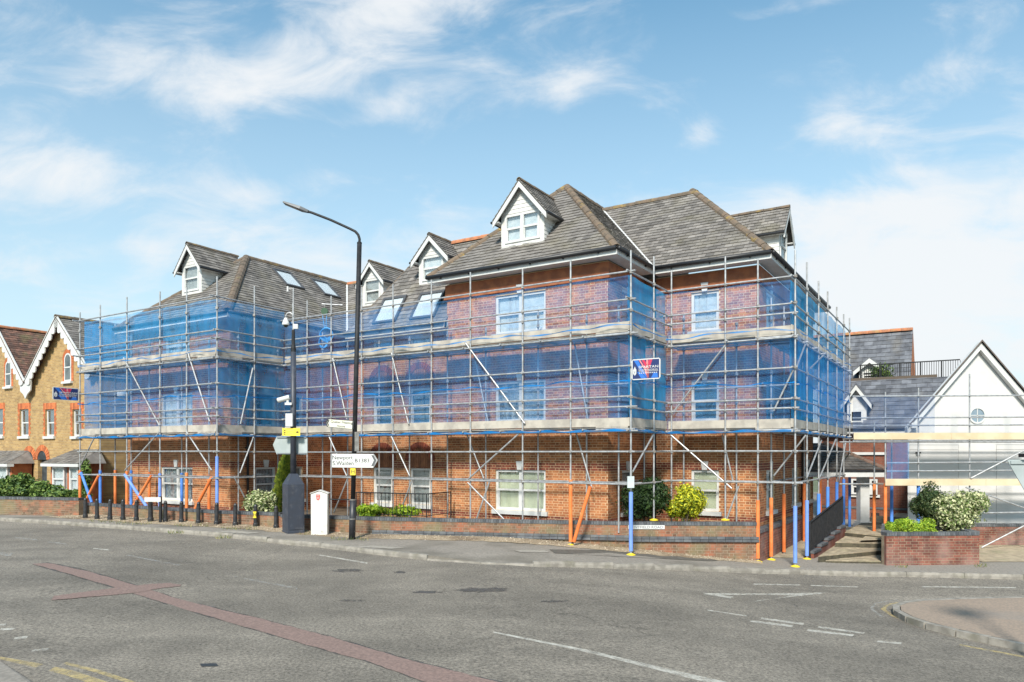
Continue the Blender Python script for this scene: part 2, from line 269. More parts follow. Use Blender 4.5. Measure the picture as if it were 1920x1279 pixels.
# ------------------------------------------------------------------ mesh helpers
class MB:
    def __init__(s): s.v = []; s.f = []
    def add(s, vs, fs):
        k = len(s.v); s.v.extend([tuple(x) for x in vs]); s.f.extend([tuple(i+k for i in f) for f in fs]); return s
    def box(s, o, x, y, z, open_back=False):
        p = [o, o+x, o+x+y, o+y, o+z, o+x+z, o+x+y+z, o+y+z]
        fs = [(0, 3, 2, 1), (4, 5, 6, 7), (0, 1, 5, 4), (1, 2, 6, 5), (2, 3, 7, 6), (3, 0, 4, 7)]
        if open_back: fs.pop(4)
        return s.add(p, fs)
    def cbox(s, c, x, y, z): return s.box(c-x/2-y/2-z/2, x, y, z)
    def poly(s, pts): return s.add(pts, [tuple(range(len(pts)))])
    def prism(s, pts, e):
        n = len(pts); return s.add(list(pts)+[p+e for p in pts], [tuple(range(n-1, -1, -1)), tuple(range(n, 2*n))]+[(i, (i+1) % n, n+(i+1) % n, n+i) for i in range(n)])
    def tube(s, p, q, r, r2=None, n=10, cap=True):
        r2 = r if r2 is None else r2; d = (q-p).normalized(); a = d.orthogonal().normalized(); b = d.cross(a)
        vs = []
        for c, rr in ((p, r), (q, r2)):
            vs += [c+(a*math.cos(t)+b*math.sin(t))*rr for t in [2*math.pi*i/n for i in range(n)]]
        fs = [(i, (i+1) % n, n+(i+1) % n, n+i) for i in range(n)]
        if cap: fs += [tuple(range(n-1, -1, -1)), tuple(range(n, 2*n))]
        return s.add(vs, fs)
    def path(s, pts, r, n=8):
        for p, q in zip(pts, pts[1:]): s.tube(p, q, r, n=n)
        return s
    def lathe(s, c, prof, n=16, cap=True):
        vs = []; fs = []
        for r, z in prof: vs += [c+V((r*math.cos(2*math.pi*i/n), r*math.sin(2*math.pi*i/n), z)) for i in range(n)]
        for k in range(len(prof)-1):
            fs += [(k*n+i, k*n+(i+1) % n, (k+1)*n+(i+1) % n, (k+1)*n+i) for i in range(n)]
        if cap: fs += [tuple(range(n-1, -1, -1)), tuple(range((len(prof)-1)*n, len(prof)*n))]
        return s.add(vs, fs)
    def mesh(s, name, mat, smooth=False):
        me = bpy.data.meshes.new(name); me.from_pydata(s.v, [], s.f); me.update()
        if mat: me.materials.append(mat)
        if smooth: me.polygons.foreach_set('use_smooth', [True]*len(me.polygons))
        return me
    def build(s, name, mat, parent=None, smooth=False, **kw): return obj(name, s.mesh(name, mat, smooth), parent, **kw)
WM = {}
def obj(name, data, parent=None, mw=None, kind=None):
    o = bpy.data.objects.new(name, data); COL.objects.link(o)
    mw = mw or Matrix.Identity(4); WM[o] = mw.copy()
    if parent is not None:
        o.parent = parent; o.matrix_parent_inverse = WM[parent].inverted()
    o.matrix_basis = mw
    if kind: o['kind'] = kind
    return o
def tag(o, label=None, cat=None, group=None, kind=None):
    if label: o['label'] = label
    if cat: o['category'] = cat
    if group: o['group'] = group
    if kind: o['kind'] = kind
    return o
def thing(name, label, cat, loc, group=None):
    return tag(obj(name, None, None, Matrix.Translation(V(loc))), label, cat, group)
def frame(o, x, y, z):
    return Matrix(((x.x, y.x, z.x, o.x), (x.y, y.y, z.y, o.y), (x.z, y.z, z.z, o.z), (0, 0, 0, 1)))
UNIT = {}
def unit_tube(mat, n=10):
    k = ('t', mat.name, n)
    if k not in UNIT: UNIT[k] = MB().tube(V((0, 0, 0)), V((0, 0, 1)), 1, n=n).mesh('tube_'+mat.name, mat, False)
    return UNIT[k]
def unit_box(mat, bev=.0):
    k = ('b', mat.name)
    if k not in UNIT: UNIT[k] = MB().box(V((-.5, -.5, -.5)), V((1, 0, 0)), V((0, 1, 0)), V((0, 0, 1))).mesh('box_'+mat.name, mat)
    return UNIT[k]
def pole(name, parent, p, q, mat=None, r=.0242):
    d = q-p; z = d.normalized(); x = z.orthogonal().normalized(); y = z.cross(x)
    return obj(name, unit_tube(mat or GALV), parent, frame(p, x*r, y*r, d))
def ubox(name, parent, o, x, y, z, mat):      # corner + three edge vectors, shared mesh
    c = o+(x+y+z)/2; return obj(name, unit_box(mat), parent, frame(c, x, y, z))
def text(name, parent, s, c, right, up, h, mat, width=None, depth=.002, bold=0):
    cu = bpy.data.curves.new(name, 'FONT'); cu.body = s; cu.align_x = 'CENTER'; cu.align_y = 'CENTER'; cu.extrude = .004; cu.offset = bold
    tmp = bpy.data.objects.new('tmp_text', cu); COL.objects.link(tmp)
    dg = bpy.context.evaluated_depsgraph_get(); me = bpy.data.meshes.new_from_object(tmp.evaluated_get(dg))
    bpy.data.objects.remove(tmp); bpy.data.curves.remove(cu)
    me.materials.clear(); me.materials.append(mat); me.name = name
    xs = [v.co.x for v in me.vertices]; ys = [v.co.y for v in me.vertices]
    cx, cy = (max(xs)+min(xs))/2, (max(ys)+min(ys))/2; sy = h/(max(ys)-min(ys)); sx = (width/(max(xs)-min(xs))) if width else sy
    nrm = right.cross(up)
    for v in me.vertices:
        v.co = c+right*((v.co.x-cx)*sx)+up*((v.co.y-cy)*sy)+nrm*(v.co.z*depth/.004)
    return obj(name, me, parent)

# ------------------------------------------------------------------ brickwork: every brick has its own edges
def minus(iv, cuts):
    out = [iv]
    for c0, c1 in cuts:
        nx = []
        for a, b in out:
            if c1 <= a or c0 >= b: nx.append((a, b)); continue
            if c0 > a: nx.append((a, c0))
            if c1 < b: nx.append((c1, b))
        out = nx
    return out
def lay_bricks(out, o, d, n, Ln, z0, z1, holes=(), bands=(), course=.075, key='brick', proud=.004, pieces=None, solo=None, top=None, bottom=None, stretcher=False):
    """o = world point at s=0,z=0; out: dict key->MB; top/bottom: functions s->z bounding the wall"""
    rows = int(round((z1-z0)/course)); jt = .013
    for i in range(rows):
        za = z0+i*course; zb = za+course-jt; zm = (za+zb)/2
        k = key
        for b0, b1, bk in bands:
            if b0 <= zm <= b1: k = bk
        mb = out.setdefault(k, MB())
        for a, b in minus((0, Ln), [(h[0], h[1]) for h in holes if h[2]-.02 < zm < h[3]+.02]):
            s = math.floor(a/.3375)*.3375-(.169 if i % 2 else 0); head = False
            if stretcher: s = math.floor(a/.225)*.225-(.1125 if i % 2 else 0)
            while s < b:
                w = (.1025 if head else .215) if not stretcher else .215; s0, s1 = max(s, a), min(s+w, b); s += w+jt; head = not head
                if s1-s0 < .035: continue
                sm = (s0+s1)/2
                if top and zb > top(sm): continue
                if bottom and za < bottom(sm)-.03: continue
                j = RND.uniform(-.002, .002)
                x = d*(s1-s0); p = o+d*s0+UP*za+n*(proud+j)
                if solo is not None and pieces is not None and k == key and abs(s1-s0-.215) < 1e-4 and solo(sm, zm):
                    pieces.append((p, d, n)); continue
                y = n*(-(proud+.012+j)); z = UP*(course-jt)
                mb.add([p, p+x, p+x+z, p+z, p+y, p+x+y, p+x+z+y, p+z+y], [(0, 1, 2, 3), (0, 4, 5, 1), (1, 5, 6, 2), (2, 6, 7, 3), (3, 7, 4, 0)])
def solo_bricks(pieces, parent, mat, name='brick', limit=300):
    me = MB().box(V((0, 0, 0)), V((.215, 0, 0)), V((0, .02, 0)), V((0, 0, .065))).mesh('brick', mat)
    for p, d, n in pieces[:limit]: obj(name, me, parent, frame(p, d, -n, UP))
def slab(o, d, n, Ln, z0, z1, holes=(), depth=.14):
    """mortar face with real openings and reveals"""
    mb = MB(); ss = sorted({0, Ln, *[x for h in holes for x in h[:2]]}); zs = sorted({z0, z1, *[x for h in holes for x in h[2:4]]})
    P = lambda s, z, k=0: o+d*s+UP*z-n*k
    for s0, s1 in zip(ss, ss[1:]):
        for a, b in zip(zs, zs[1:]):
            sm, zm = (s0+s1)/2, (a+b)/2
            if any(h[0] < sm < h[1] and h[2] < zm < h[3] for h in holes): continue
            mb.poly([P(s0, a), P(s1, a), P(s1, b), P(s0, b)])
    for h in holes:
        a, b, c, e = h[:4]
        for q, r in (((a, c), (b, c)), ((b, c), (b, e)), ((b, e), (a, e)), ((a, e), (a, c))):
            mb.poly([P(*q), P(*q, depth), P(*r, depth), P(*r)])
    return mb

# ------------------------------------------------------------------ windows
def sash_window(parent, o, d, n, s0, s1, z0, z1, cols=1, blind='white', sill=True, key=True, glass=None, rec=.045, rail=.5, name='window'):
    P = lambda s, z, k: o+d*s+UP*z-n*k
    fr = MB(); t = .075; dp = .06
    def bar(a, b, c, e, k0=rec, k1=rec+dp): fr.box(P(a, c, k1), d*(b-a), n*(k1-k0), UP*(e-c))
    bar(s0, s0+t, z0, z1); bar(s1-t, s1, z0, z1); bar(s0+t, s1-t, z0, z0+t); bar(s0+t, s1-t, z1-t, z1)
    w = (s1-s0-2*t-(cols-1)*.12)/cols; zr = z0+(z1-z0)*rail
    gaps = []
    for c in range(cols):
        a = s0+t+c*(w+.12); gaps.append((a, a+w))
        if c: bar(a-.12, a, z0+t, z1-t)
        bar(a, a+w, zr-.03, zr+.03, rec+.012, rec+dp)
        for x0, x1 in ((a, a+.03), (a+w-.03, a+w)): bar(x0, x1, z0+t, zr-.03, rec+.022, rec+dp); 
    f = fr.build(name, WHITE, parent)
    for a, b in gaps:
        for zz0, zz1, k in ((z0+t, zr-.03, rec+.048), (zr+.03, z1-t, rec+.03)):
            MB().box(P(a, zz0, k+.004), d*(b-a), n*.004, UP*(zz1-zz0)).build('pane', glass or GLASS, f)
    MB().poly([P(s0+.01, z0+.01, rec+.095), P(s1-.01, z0+.01, rec+.095), P(s1-.01, z1-.01, rec+.095), P(s0+.01, z1-.01, rec+.095)]).build('blind' if blind not in ('dark', 'blue') else 'room_backing', BLIND[blind], f)
    if sill: MB().box(P(s0-.09, z0-.13, .12), d*(s1-s0+.18), n*.21, UP*.127).build('window_sill', WHITE, f)
    if key:
        c = (s0+s1)/2; pts = [P(c-.075, z1+.003, -.05), P(c+.075, z1+.003, -.05), P(c+.115, z1+.26, -.05), P(c-.115, z1+.26, -.05)]
        MB().prism(pts, -n*.09).build('keystone', WHITE, f)
    return f

# ------------------------------------------------------------------ roofs: every slate laid in courses
def clip(poly, a, b, c):      # keep a*x+b*y<=c
    out = []
    for i in range(len(poly)):
        p, q = poly[i], poly[(i+1) % len(poly)]; fp = a*p[0]+b*p[1]-c; fq = a*q[0]+b*q[1]-c
        if fp <= 0: out.append(p)
        if fp*fq < 0: t = fp/(fp-fq); out.append((p[0]+(q[0]-p[0])*t, p[1]+(q[1]-p[1])*t))
    return out
def slates(out, pts, w=.24, ex=.18, skip=None, solo=None, holes=(), lift=.026):
    """pts: planar CONVEX polygon, pts[0]->pts[1] is the eave (left to right seen from outside)"""
    o = pts[0]; x = (pts[1]-pts[0]).normalized(); nn = x.cross(pts[-1]-pts[0]).normalized(); y = nn.cross(x)
    P2 = [((p-o).dot(x), (p-o).dot(y)) for p in pts]
    ed = []
    for i in range(len(P2)):
        (x0, y0), (x1, y1) = P2[i], P2[(i+1) % len(P2)]; ex_, ey = x1-x0, y1-y0; a, b = ey, -ex_; ed.append((a, b, a*x0+b*y0))
    xs = [p[0] for p in P2]; ys = [p[1] for p in P2]
    r = 0; yy = 0
    while yy < max(ys):
        s = math.floor(min(xs)/w)*w-(w/2 if r % 2 else 0)
        while s < max(xs):
            dl = RND.uniform(-.014, .014)
            q = [(s+.006, yy+dl), (s+w-.006, yy+dl), (s+w-.004, yy+ex*1.06), (s+.004, yy+ex*1.06)]
            full = True; q0 = list(q)
            for e in ed:
                if any(e[0]*a+e[1]*b > e[2] for a, b in q): full = False
                q = clip(q, *e)
                if len(q) < 3: break
            cxm, cym = s+w/2, yy+ex/2
            s += w
            if len(q) < 3 or any(h[0] < cxm < h[1] and h[2] < cym < h[3] for h in holes): continue
            tl = lift+RND.uniform(-.003, .005)
            if solo is not None and full and len(solo) < 300 and RND.random() < .8:
                solo.append((o+x*(q0[0][0])+y*(q0[0][1])+nn*tl, x*(w-.008), (y*(ex*1.06-dl)-nn*(tl-.002)))); continue
            lifth = lambda p: max(.002, tl*(1-(p[1]-yy)/(ex*1.06)))
            m = len(q); top = [o+x*p[0]+y*p[1]+nn*lifth(p) for p in q]; bot = [o+x*p[0]+y*p[1]-nn*.004 for p in q]
            out.add(top+bot, [tuple(range(m))]+[(i, m+i, m+(i+1) % m, (i+1) % m) for i in range(m)])
        yy += ex; r += 1
def solo_slates(lst, parent, mat):
    me = MB().box(V((0, 0, -.012)), V((1, 0, 0)), V((0, 1, 0)), V((0, 0, .012))).mesh('slate', mat)
    for p, x, y in lst:
        nn = x.cross(y).normalized(); obj('slate', me, parent, frame(p, x, y, nn))
RT = {}
def ridge_tiles(parent, p, q, mat, r=.13, L=.42, name='ridge_tile'):
    if mat.name not in RT:
        mb = MB(); n = 7; vs = []; 
        for zz, k in ((0, 1.0), (1.0, .93)):
            for rr in (1.0*k, .86*k):
                vs += [V((rr*math.cos(t), rr*math.sin(t), zz)) for t in [math.pi*(-.06+1.12*i/(n-1)) for i in range(n)]]
        fs = [(i, i+1, 2*n+i+1, 2*n+i) for i in range(n-1)]+[(n+i+1, n+i, 3*n+i, 3*n+i+1) for i in range(n-1)]+[(i+1, i, n+i, n+i+1) for i in range(n-1)]+[(2*n+i, 2*n+i+1, 3*n+i+1, 3*n+i) for i in range(n-1)]
        RT[mat.name] = mb.add(vs, fs).mesh('ridge_tile_'+mat.name, mat)
    d = (q-p); Ln = d.length; k = max(1, round(Ln/L)); t = d.normalized()
    side = t.cross(UP).normalized(); up = side.cross(t).normalized()
    for i in range(k):
        a = p+d*(i/k); j = RND.uniform(-.006, .006)
        obj(name, RT[mat.name], parent, frame(a+up*(-.045+j), side*r, up*r, t*(Ln/k-.008)))
def eaves(parent, line, wall_off, z, inward, mats=None):
    """fascia, soffit and gutter for a list of eave segments (p,q,outward normal)"""
    fa, so, gu, br = MB(), MB(), MB(), MB()
    for p, q, n in line:
        d = (q-p); t = d.normalized()
        fa.box(p-n*.03-UP*.20-t*.0, d, n*.03, UP*.20)
        so.box(p-n*wall_off-UP*(.195-.004*line.index((p, q, n))), d, n*(wall_off-.031), UP*.02)
        gu.tube(p+n*.055-UP*.03, q+n*.055-UP*.03, .062, n=10)
        k = max(1, int(d.length/1.1))
        for i in range(k): br.box(p+d*((i+.5)/k)+n*.001-UP*.12-t*.02, t*.04, n*.05, UP*.09)
    f = fa.build('fascia', WHITE, parent); so.build('soffit', WHITE, parent); g = gu.build('gutter', BLACKP, parent, smooth=True); br.build('gutter_brackets', BLACKP, g)
def foliage(mb, c, rx, ry, rz, n, leaf, lumps=14, seed=1, fill=.55, elong=1.6):
    rr = random.Random(seed); L = []
    for _ in range(lumps):
        while True:
            p = V((rr.uniform(-1, 1), rr.uniform(-1, 1), rr.uniform(-.75, 1)))
            if .25 < p.length < .95: break
        L.append((p*.68, rr.uniform(.28, .46)))
    L.append((V((0, 0, 0)), .62))
    for _ in range(n):
        p, r = rr.choice(L); q = V((rr.gauss(0, 1), rr.gauss(0, 1), rr.gauss(0, 1))).normalized()
        w = p+q*r*(1 if rr.random() > fill else rr.uniform(.4, 1.12) if rr.random() > .12 else rr.uniform(1.1, 1.4))
        pos = c+V((w.x*rx, w.y*ry, w.z*rz))
        nn = (q+V((rr.gauss(0, .6), rr.gauss(0, .6), rr.gauss(.2, .6)))).normalized(); a = nn.orthogonal().normalized(); b = nn.cross(a); th = rr.uniform(0, 6.3)
        a, b = a*math.cos(th)+b*math.sin(th), b*math.cos(th)-a*math.sin(th); k = leaf*rr.uniform(.6, 1.35)
        mb.add([pos-a*k*elong/2, pos+b*k*.42+nn*k*.12, pos+a*k*elong/2, pos-b*k*.42+nn*k*.12], [(0, 1, 2, 3)])
# ================================================================== ground, road, pavements
def strip_mesh(A, B, dz=0):     # two polylines of world points
    mb = MB(); n = len(A)
    up = V((0, 0, dz)); mb.add([p+up for p in A]+[p+up for p in B], [(i, i+1, n+i+1, n+i) for i in range(n-1)]); return mb
def resample(pts, step):
    out = [pts[0]]
    for p, q in zip(pts, pts[1:]):
        k = max(1, int((q-p).length/step))
        out += [p+(q-p)*(i/k) for i in range(1, k+1)]
    return out
tag(MB().poly([V((-500, -300, -2.2)), V((500, -300, -2.2)), V((500, 700, -2.2)), V((-500, 700, -2.2))]).build('ground', GROUNDM), kind='structure')
RD = -.12
xs = [-80+i for i in range(0, 161)]
tag(strip_mesh([V((x, -25, gz(x)+RD)) for x in xs], [V((x, 60, gz(x)+RD)) for x in xs]).build('road', ASPHALT), kind='structure')
kpx = [(-420, 958), (-200, 966), (0, 977), (125, 985), (250, 994), (375, 1004), (500, 1017), (600, 1027), (700, 1040), (800, 1051), (900, 1057.5), (1000, 1062.5), (1150, 1066.5), (1300, 1070.5), (1500, 1077), (1700, 1082), (1920, 1087), (2200, 1091), (2600, 1094)]
KL = resample([on_g(u, v, RD) for u, v in kpx], .92)
pav_b = [V((p.x*1.35+(1.5 if p.x > 0 else 0), 44, 0)) for p in KL]
def drop_(c):
    u = 960+c.x/c.y*FPX; return .085*max(0, min(1, (u-800)/40))*max(0, min(1, (1040-u)/40))
pav = MB(); n = len(KL); top = [V((p.x, p.y+.06, gz(p.x)-.002)) for p in KL]
cols = 8; grid = []
for j in range(cols+1):
    t = (j/cols)**1.6
    for p, q in zip(top, pav_b):
        x = p.x+(q.x-p.x)*t; y = p.y+(q.y-p.y)*t; grid.append(V((x, y, gz(x)-.002-(drop_(p) if j == 0 else 0))))
pav.add(grid, [(j*n+i, j*n+i+1, (j+1)*n+i+1, (j+1)*n+i) for j in range(cols) for i in range(n-1)])
sk = len(pav.v); pav.v.extend([(p[0], p[1], p[2]-.3) for p in pav.v[:n]]); pav.f.extend([(i+1, i, sk+i, sk+i+1) for i in range(n-1)])
pavement = tag(pav.build('pavement', TARMAC), kind='structure')
kb = MB().box(V((-.5, -.5, -.5)), V((1, 0, 0)), V((0, .9, 0)), V((0, 0, 1)))
kb = MB(); prof = [(-.5, -.5), (-.5, .3), (-.38, .5), (.5, .5), (.5, -.5)]
kb.add([V((s, y, z)) for s in (-.5, .5) for y, z in prof], [(0, 1, 2, 3, 4)[::-1], (5, 6, 7, 8, 9)]+[(i, (i+1) % 5, 5+(i+1) % 5, 5+i) for i in range(5)])
kme = kb.mesh('kerbstone', KERBM)
def kerb(line, parent, h=.12, side=1, drop=None):
    for p, q in zip(line, line[1:]):
        d = q-p; t = d.normalized(); y = UP.cross(t).normalized()*side; c = (p+q)/2
        dr = drop(c) if drop else 0; hh = .3
        top = RD+h-dr; cz = gz(c.x)+top-hh/2
        obj('kerbstone', kme, parent, frame(V((c.x, c.y, cz))+y*.07, t*(d.length-.008), y*.14, UP*hh))
kerb(KL, pavement, .125, 1, drop_)

# a lighter slab strip and patches in the pavement, gravel along the foot of the wall
def patch(name, px, mat, dz=.004, parent=None, kind=None, smooth=False):
    pts = [on_g(u, v, dz) for u, v in px]; return MB().poly(pts).build(name, mat, parent, kind=kind)
PATCHM = M('pale_concrete_patch', (.33, .30, .255), .9, (.26, .235, .20), 12, bump=.3)
WETM = M('dark_damp_tarmac', (.085, .078, .066), .8, (.115, .105, .09), 8, bump=.4, bscale=70)
patch('repair_patch', [(962, 1031), (1022, 1032), (1030, 1036), (975, 1035)], PATCHM, .006, pavement)
patch('repair_patch', [(660, 1025), (700, 1023), (760, 1027), (735, 1029)], PATCHM, .006, pavement)
patch('tarmac_patch', [(1030, 1030), (1170, 1032), (1410, 1046), (1330, 1052), (1150, 1043), (1040, 1037)], WETM, .007, pavement)
patch('repair_patch', [(395, 996), (440, 995), (490, 999), (465, 1001)], PATCHM, .006, pavement)

# low boundary wall line in plan (front face), top level z .72
WALLT = .72
wl = [V((-15.8, 27.2, 0)), V((-9.67, 23.6, 0)), V((-7.12, 22.6, 0)), V((-4.1, 21.55, 0)), V((.6, 20.6, 0)), V((3.3, 20.1, 0)), V((6.72, 20.0, 0))]
front = [V((-16.6, 26.2, 0)), V((-10.0, 22.9, 0)), V((-7.5, 22.0, 0)), V((-4.3, 20.75, 0)), V((.5, 19.75, 0)), V((3.3, 19.45, 0)), V((6.72, 19.75, 0))]
ga, gb = resample(front, .25), []
gb = [None]*len(ga); 
def along(pts, t):
    L = [0]; 
    for p, q in zip(pts, pts[1:]): L.append(L[-1]+(q-p).length)
    s = t*L[-1]
    for i in range(len(pts)-1):
        if s <= L[i+1]+1e-9: return pts[i]+(pts[i+1]-pts[i])*((s-L[i])/(L[i+1]-L[i]))
    return pts[-1]
N_ = 120
ga = [along(front, i/N_) for i in range(N_+1)]; gb = [along(wl, i/N_)+V((.05, .1, 0)) for i in range(N_+1)]
ga = [p+V((0, RND.uniform(-.12, .1), 0)) for p in ga]
tag(strip_mesh([V((p.x, p.y, gz(p.x)+.006)) for p in ga], [V((p.x, p.y, gz(p.x)+.05)) for p in gb]).build('gravel_verge', GRAVEL), kind='structure')
# loose stones and leaf litter lying on the verge
st = MB(); rr = random.Random(5)
for _ in range(5200):
    t = rr.random(); p = along(front, t); q = along(wl, t); k = rr.betavariate(1.2, 1.0); c = p+(q-p)*k; c = V((c.x, c.y, gz(c.x)+.012+.04*k)); r = rr.uniform(.008, .024)
    d = [V((rr.gauss(0, 1), rr.gauss(0, 1), rr.gauss(0, .6))).normalized()*r*rr.uniform(.7, 1.3) for _ in range(4)]
    st.add([c+x for x in d], [(0, 1, 2), (0, 2, 3), (0, 3, 1), (1, 3, 2)])
STONE = M_island2('verge_stone', (.20, .13, .075), (.55, .47, .36), split=(0, 1), translucent=0)
tag(st.build('loose_verge_stones', STONE), 'loose pale stones and leaf litter along the foot of the boundary wall', 'gravel', kind='stuff')

# near pavement (bottom left) and the corner pavement (right)
nl = [on_g(u, v, RD) for u, v in [(-260, 1140), (-120, 1200), (-40, 1238), (0, 1259), (52, 1295), (110, 1345), (210, 1435)]]
kl2 = resample(nl, .9)
np_ = tag(MB().poly([V((p.x, p.y, gz(p.x))) for p in nl]+[V((-2, 2, .2)), V((-25, 2, .2)), V((-25, 14, .2))]).build('pavement_near', TARMAC), kind='structure')
kerb(kl2, np_, .12, -1)
il = [on_g(u, v, RD) for u, v in [(2500, 1122), (2200, 1126), (1920, 1131), (1800, 1134), (1735, 1137), (1703, 1141), (1688, 1147), (1690, 1156), (1712, 1168), (1745, 1179), (1800, 1193), (1860, 1206), (1930, 1221), (2100, 1262), (2300, 1320)]]
il2 = resample(il, .9)
ip = tag(MB().poly([V((p.x, p.y, gz(p.x)-.002)) for p in il]).build('pavement_corner', TARMACB), kind='structure')
kerb(il2, ip, .12, -1)

# painted lines, worn: each line its own sheet above the road
def road_strip(name, A, B, mat, dz=.004, parent=None, rag=0, grow=0):
    n = 14 if not rag else 70
    def samp(P):
        w = [V((u, v, 0)) for u, v in P]; return [along(w, i/n) for i in range(n+1)]
    jt = lambda sg: V((0, RND.uniform(-rag, rag)+sg*grow, 0))
    a = [on_g(p.x, p.y, RD+dz) for p in [q+jt(-1) for q in samp(A)]]; b = [on_g(p.x, p.y, RD+dz) for p in [q+jt(1) for q in samp(B)]]
    return strip_mesh(a, b).build(name, mat, parent)
road = bpy.data.objects['road']
road_strip('trench_repair', [(88, 1055), (160, 1070), (257, 1098), (333, 1123), (500, 1163), (620, 1194), (767, 1237), (953, 1283)], [(60, 1057), (133, 1077), (217, 1102), (333, 1138), (500, 1187), (639, 1227), (683, 1238), (810, 1283)], REDTAR, .005, road, .8)
road_strip('trench_seam', [(88, 1055), (160, 1070), (257, 1098), (333, 1123), (500, 1163), (620, 1194), (767, 1237), (953, 1283)], [(60, 1057), (133, 1077), (217, 1102), (333, 1138), (500, 1187), (639, 1227), (683, 1238), (810, 1283)], DARKTAR, .003, road, 1.0, 1.6)
road_strip('trench_repair', [(102, 1117), (217, 1102), (280, 1095), (318, 1093), (340, 1096)], [(96, 1125), (180, 1118), (250, 1112), (300, 1103), (338, 1099)], REDTAR, .009, road, .6)
for A, B, m_ in [
    ([(925, 1184), (1100, 1218), (1300, 1265), (1400, 1287)], [(925, 1186.5), (1100, 1223), (1290, 1271), (1375, 1292)], WPAINT),
    ([(175, 1027.5), (205, 1030)], [(174, 1029), (203, 1032)], WPAINT), ([(28, 1007), (70, 1011)], [(28, 1009), (69, 1013.5)], WFAINT), ([(90, 1015), (125, 1019)], [(89, 1017), (123, 1021)], WFAINT),
    ([(240, 1040), (340, 1059)], [(238, 1042), (337, 1061.5)], WFAINT), ([(440, 1080), (560, 1102)], [(438, 1082), (556, 1105)], WFAINT),
    ([(0, 1035), (24, 1037)], [(0, 1041), (20, 1043)], WFAINT),
    ([(1316, 1112), (1430, 1113), (1553, 1111)], [(1340, 1116), (1430, 1115), (1500, 1117)], WPAINT),
    ([(1330, 1113), (1376, 1119)], [(1318, 1114), (1370, 1122)], WPAINT), ([(1548, 1112), (1420, 1126)], [(1500, 1115), (1415, 1128)], WPAINT),
    ([(1413, 1094), (1500, 1096)], [(1413, 1096), (1500, 1098)], WPAINT), ([(1520, 1097), (1610, 1100)], [(1520, 1098.5), (1608, 1101.5)], WPAINT),
    ([(1728, 1099), (1905, 1101)], [(1728, 1101), (1905, 1103)], WPAINT),
    ([(1325, 1143), (1400, 1154)], [(1327, 1145), (1400, 1156)], WPAINT),
    ([(1428, 1158), (1508, 1168.5)], [(1426, 1161), (1506, 1172)], WPAINT), ([(1408, 1163), (1488, 1172.5)], [(1406, 1166), (1484, 1176)], WPAINT),
    ([(1535, 1174), (1622, 1186)], [(1533, 1177), (1619, 1188.5)], WPAINT), ([(1515, 1179.5), (1602, 1190)], [(1512, 1183), (1598, 1193)], WPAINT),
    ([(1646, 1201), (1692, 1205)], [(1644, 1204), (1688, 1208)], WPAINT),
    ([(0, 1170), (12, 1169)], [(0, 1173), (10, 1173)], WPAINT), ([(2, 1178), (30, 1177)], [(0, 1182), (24, 1181)], WPAINT), ([(28, 1195), (54, 1192)], [(25, 1199), (50, 1197)], WPAINT), ([(62, 1218), (92, 1215)], [(58, 1222), (88, 1219)], WPAINT),
    ([(0, 1231), (70, 1243), (140, 1258), (215, 1283)], [(0, 1236), (60, 1250), (120, 1265), (180, 1285)], YPAINT), ([(110, 1238), (190, 1257), (265, 1282)], [(105, 1241), (180, 1261), (250, 1284)], YPAINT),
    ([(1700, 1127), (1665, 1132), (1650, 1141), (1672, 1156), (1740, 1178)], [(1700, 1129), (1671, 1133), (1658, 1141), (1680, 1156), (1742, 1175)], YPAINT), ([(1690, 1123), (1640, 1130), (1630, 1141), (1650, 1156)], [(1690, 1124.5), (1645, 1131), (1636, 1141), (1656, 1156)], WFAINT),
    ([(1800, 1208), (1920, 1230)], [(1798, 1210), (1920, 1233)], YPAINT),
    ([(600, 1040), (690, 1055)], [(598, 1041.5), (688, 1057)], WPAINT)]:
    road_strip('road_marking', A, B, m_, .004, road)
def blot(u, v, w, h, mat, n=22, seed=0, dz=.0045):
    r = random.Random(seed+int(u)); pts = []
    for i in range(n):
        t = 2*math.pi*i/n; k = r.uniform(.6, 1.1); pts.append(on_g(u+w*math.cos(t)*k, v+h*math.sin(t)*k, RD+dz))
    return MB().poly(pts).build('tarmac_patch', mat, road)
blot(905, 1106, 55, 5, DARKTAR); blot(800, 1110, 30, 3, DARKTAR); blot(1040, 1127, 28, 2, DARKTAR); blot(655, 1070, 32, 4, DARKTAR); blot(750, 1073, 16, 2, DARKTAR); blot(660, 1126, 28, 2.5, DARKTAR)
DRAIN = M('cast_iron_cover', (.05, .055, .06), .6, metal=.4)
MB().prism([on_g(u, v, RD+.004) for u, v in [(375, 1245), (405, 1244), (410, 1249), (378, 1250)]], UP*.004).build('drain_cover', DRAIN, road)

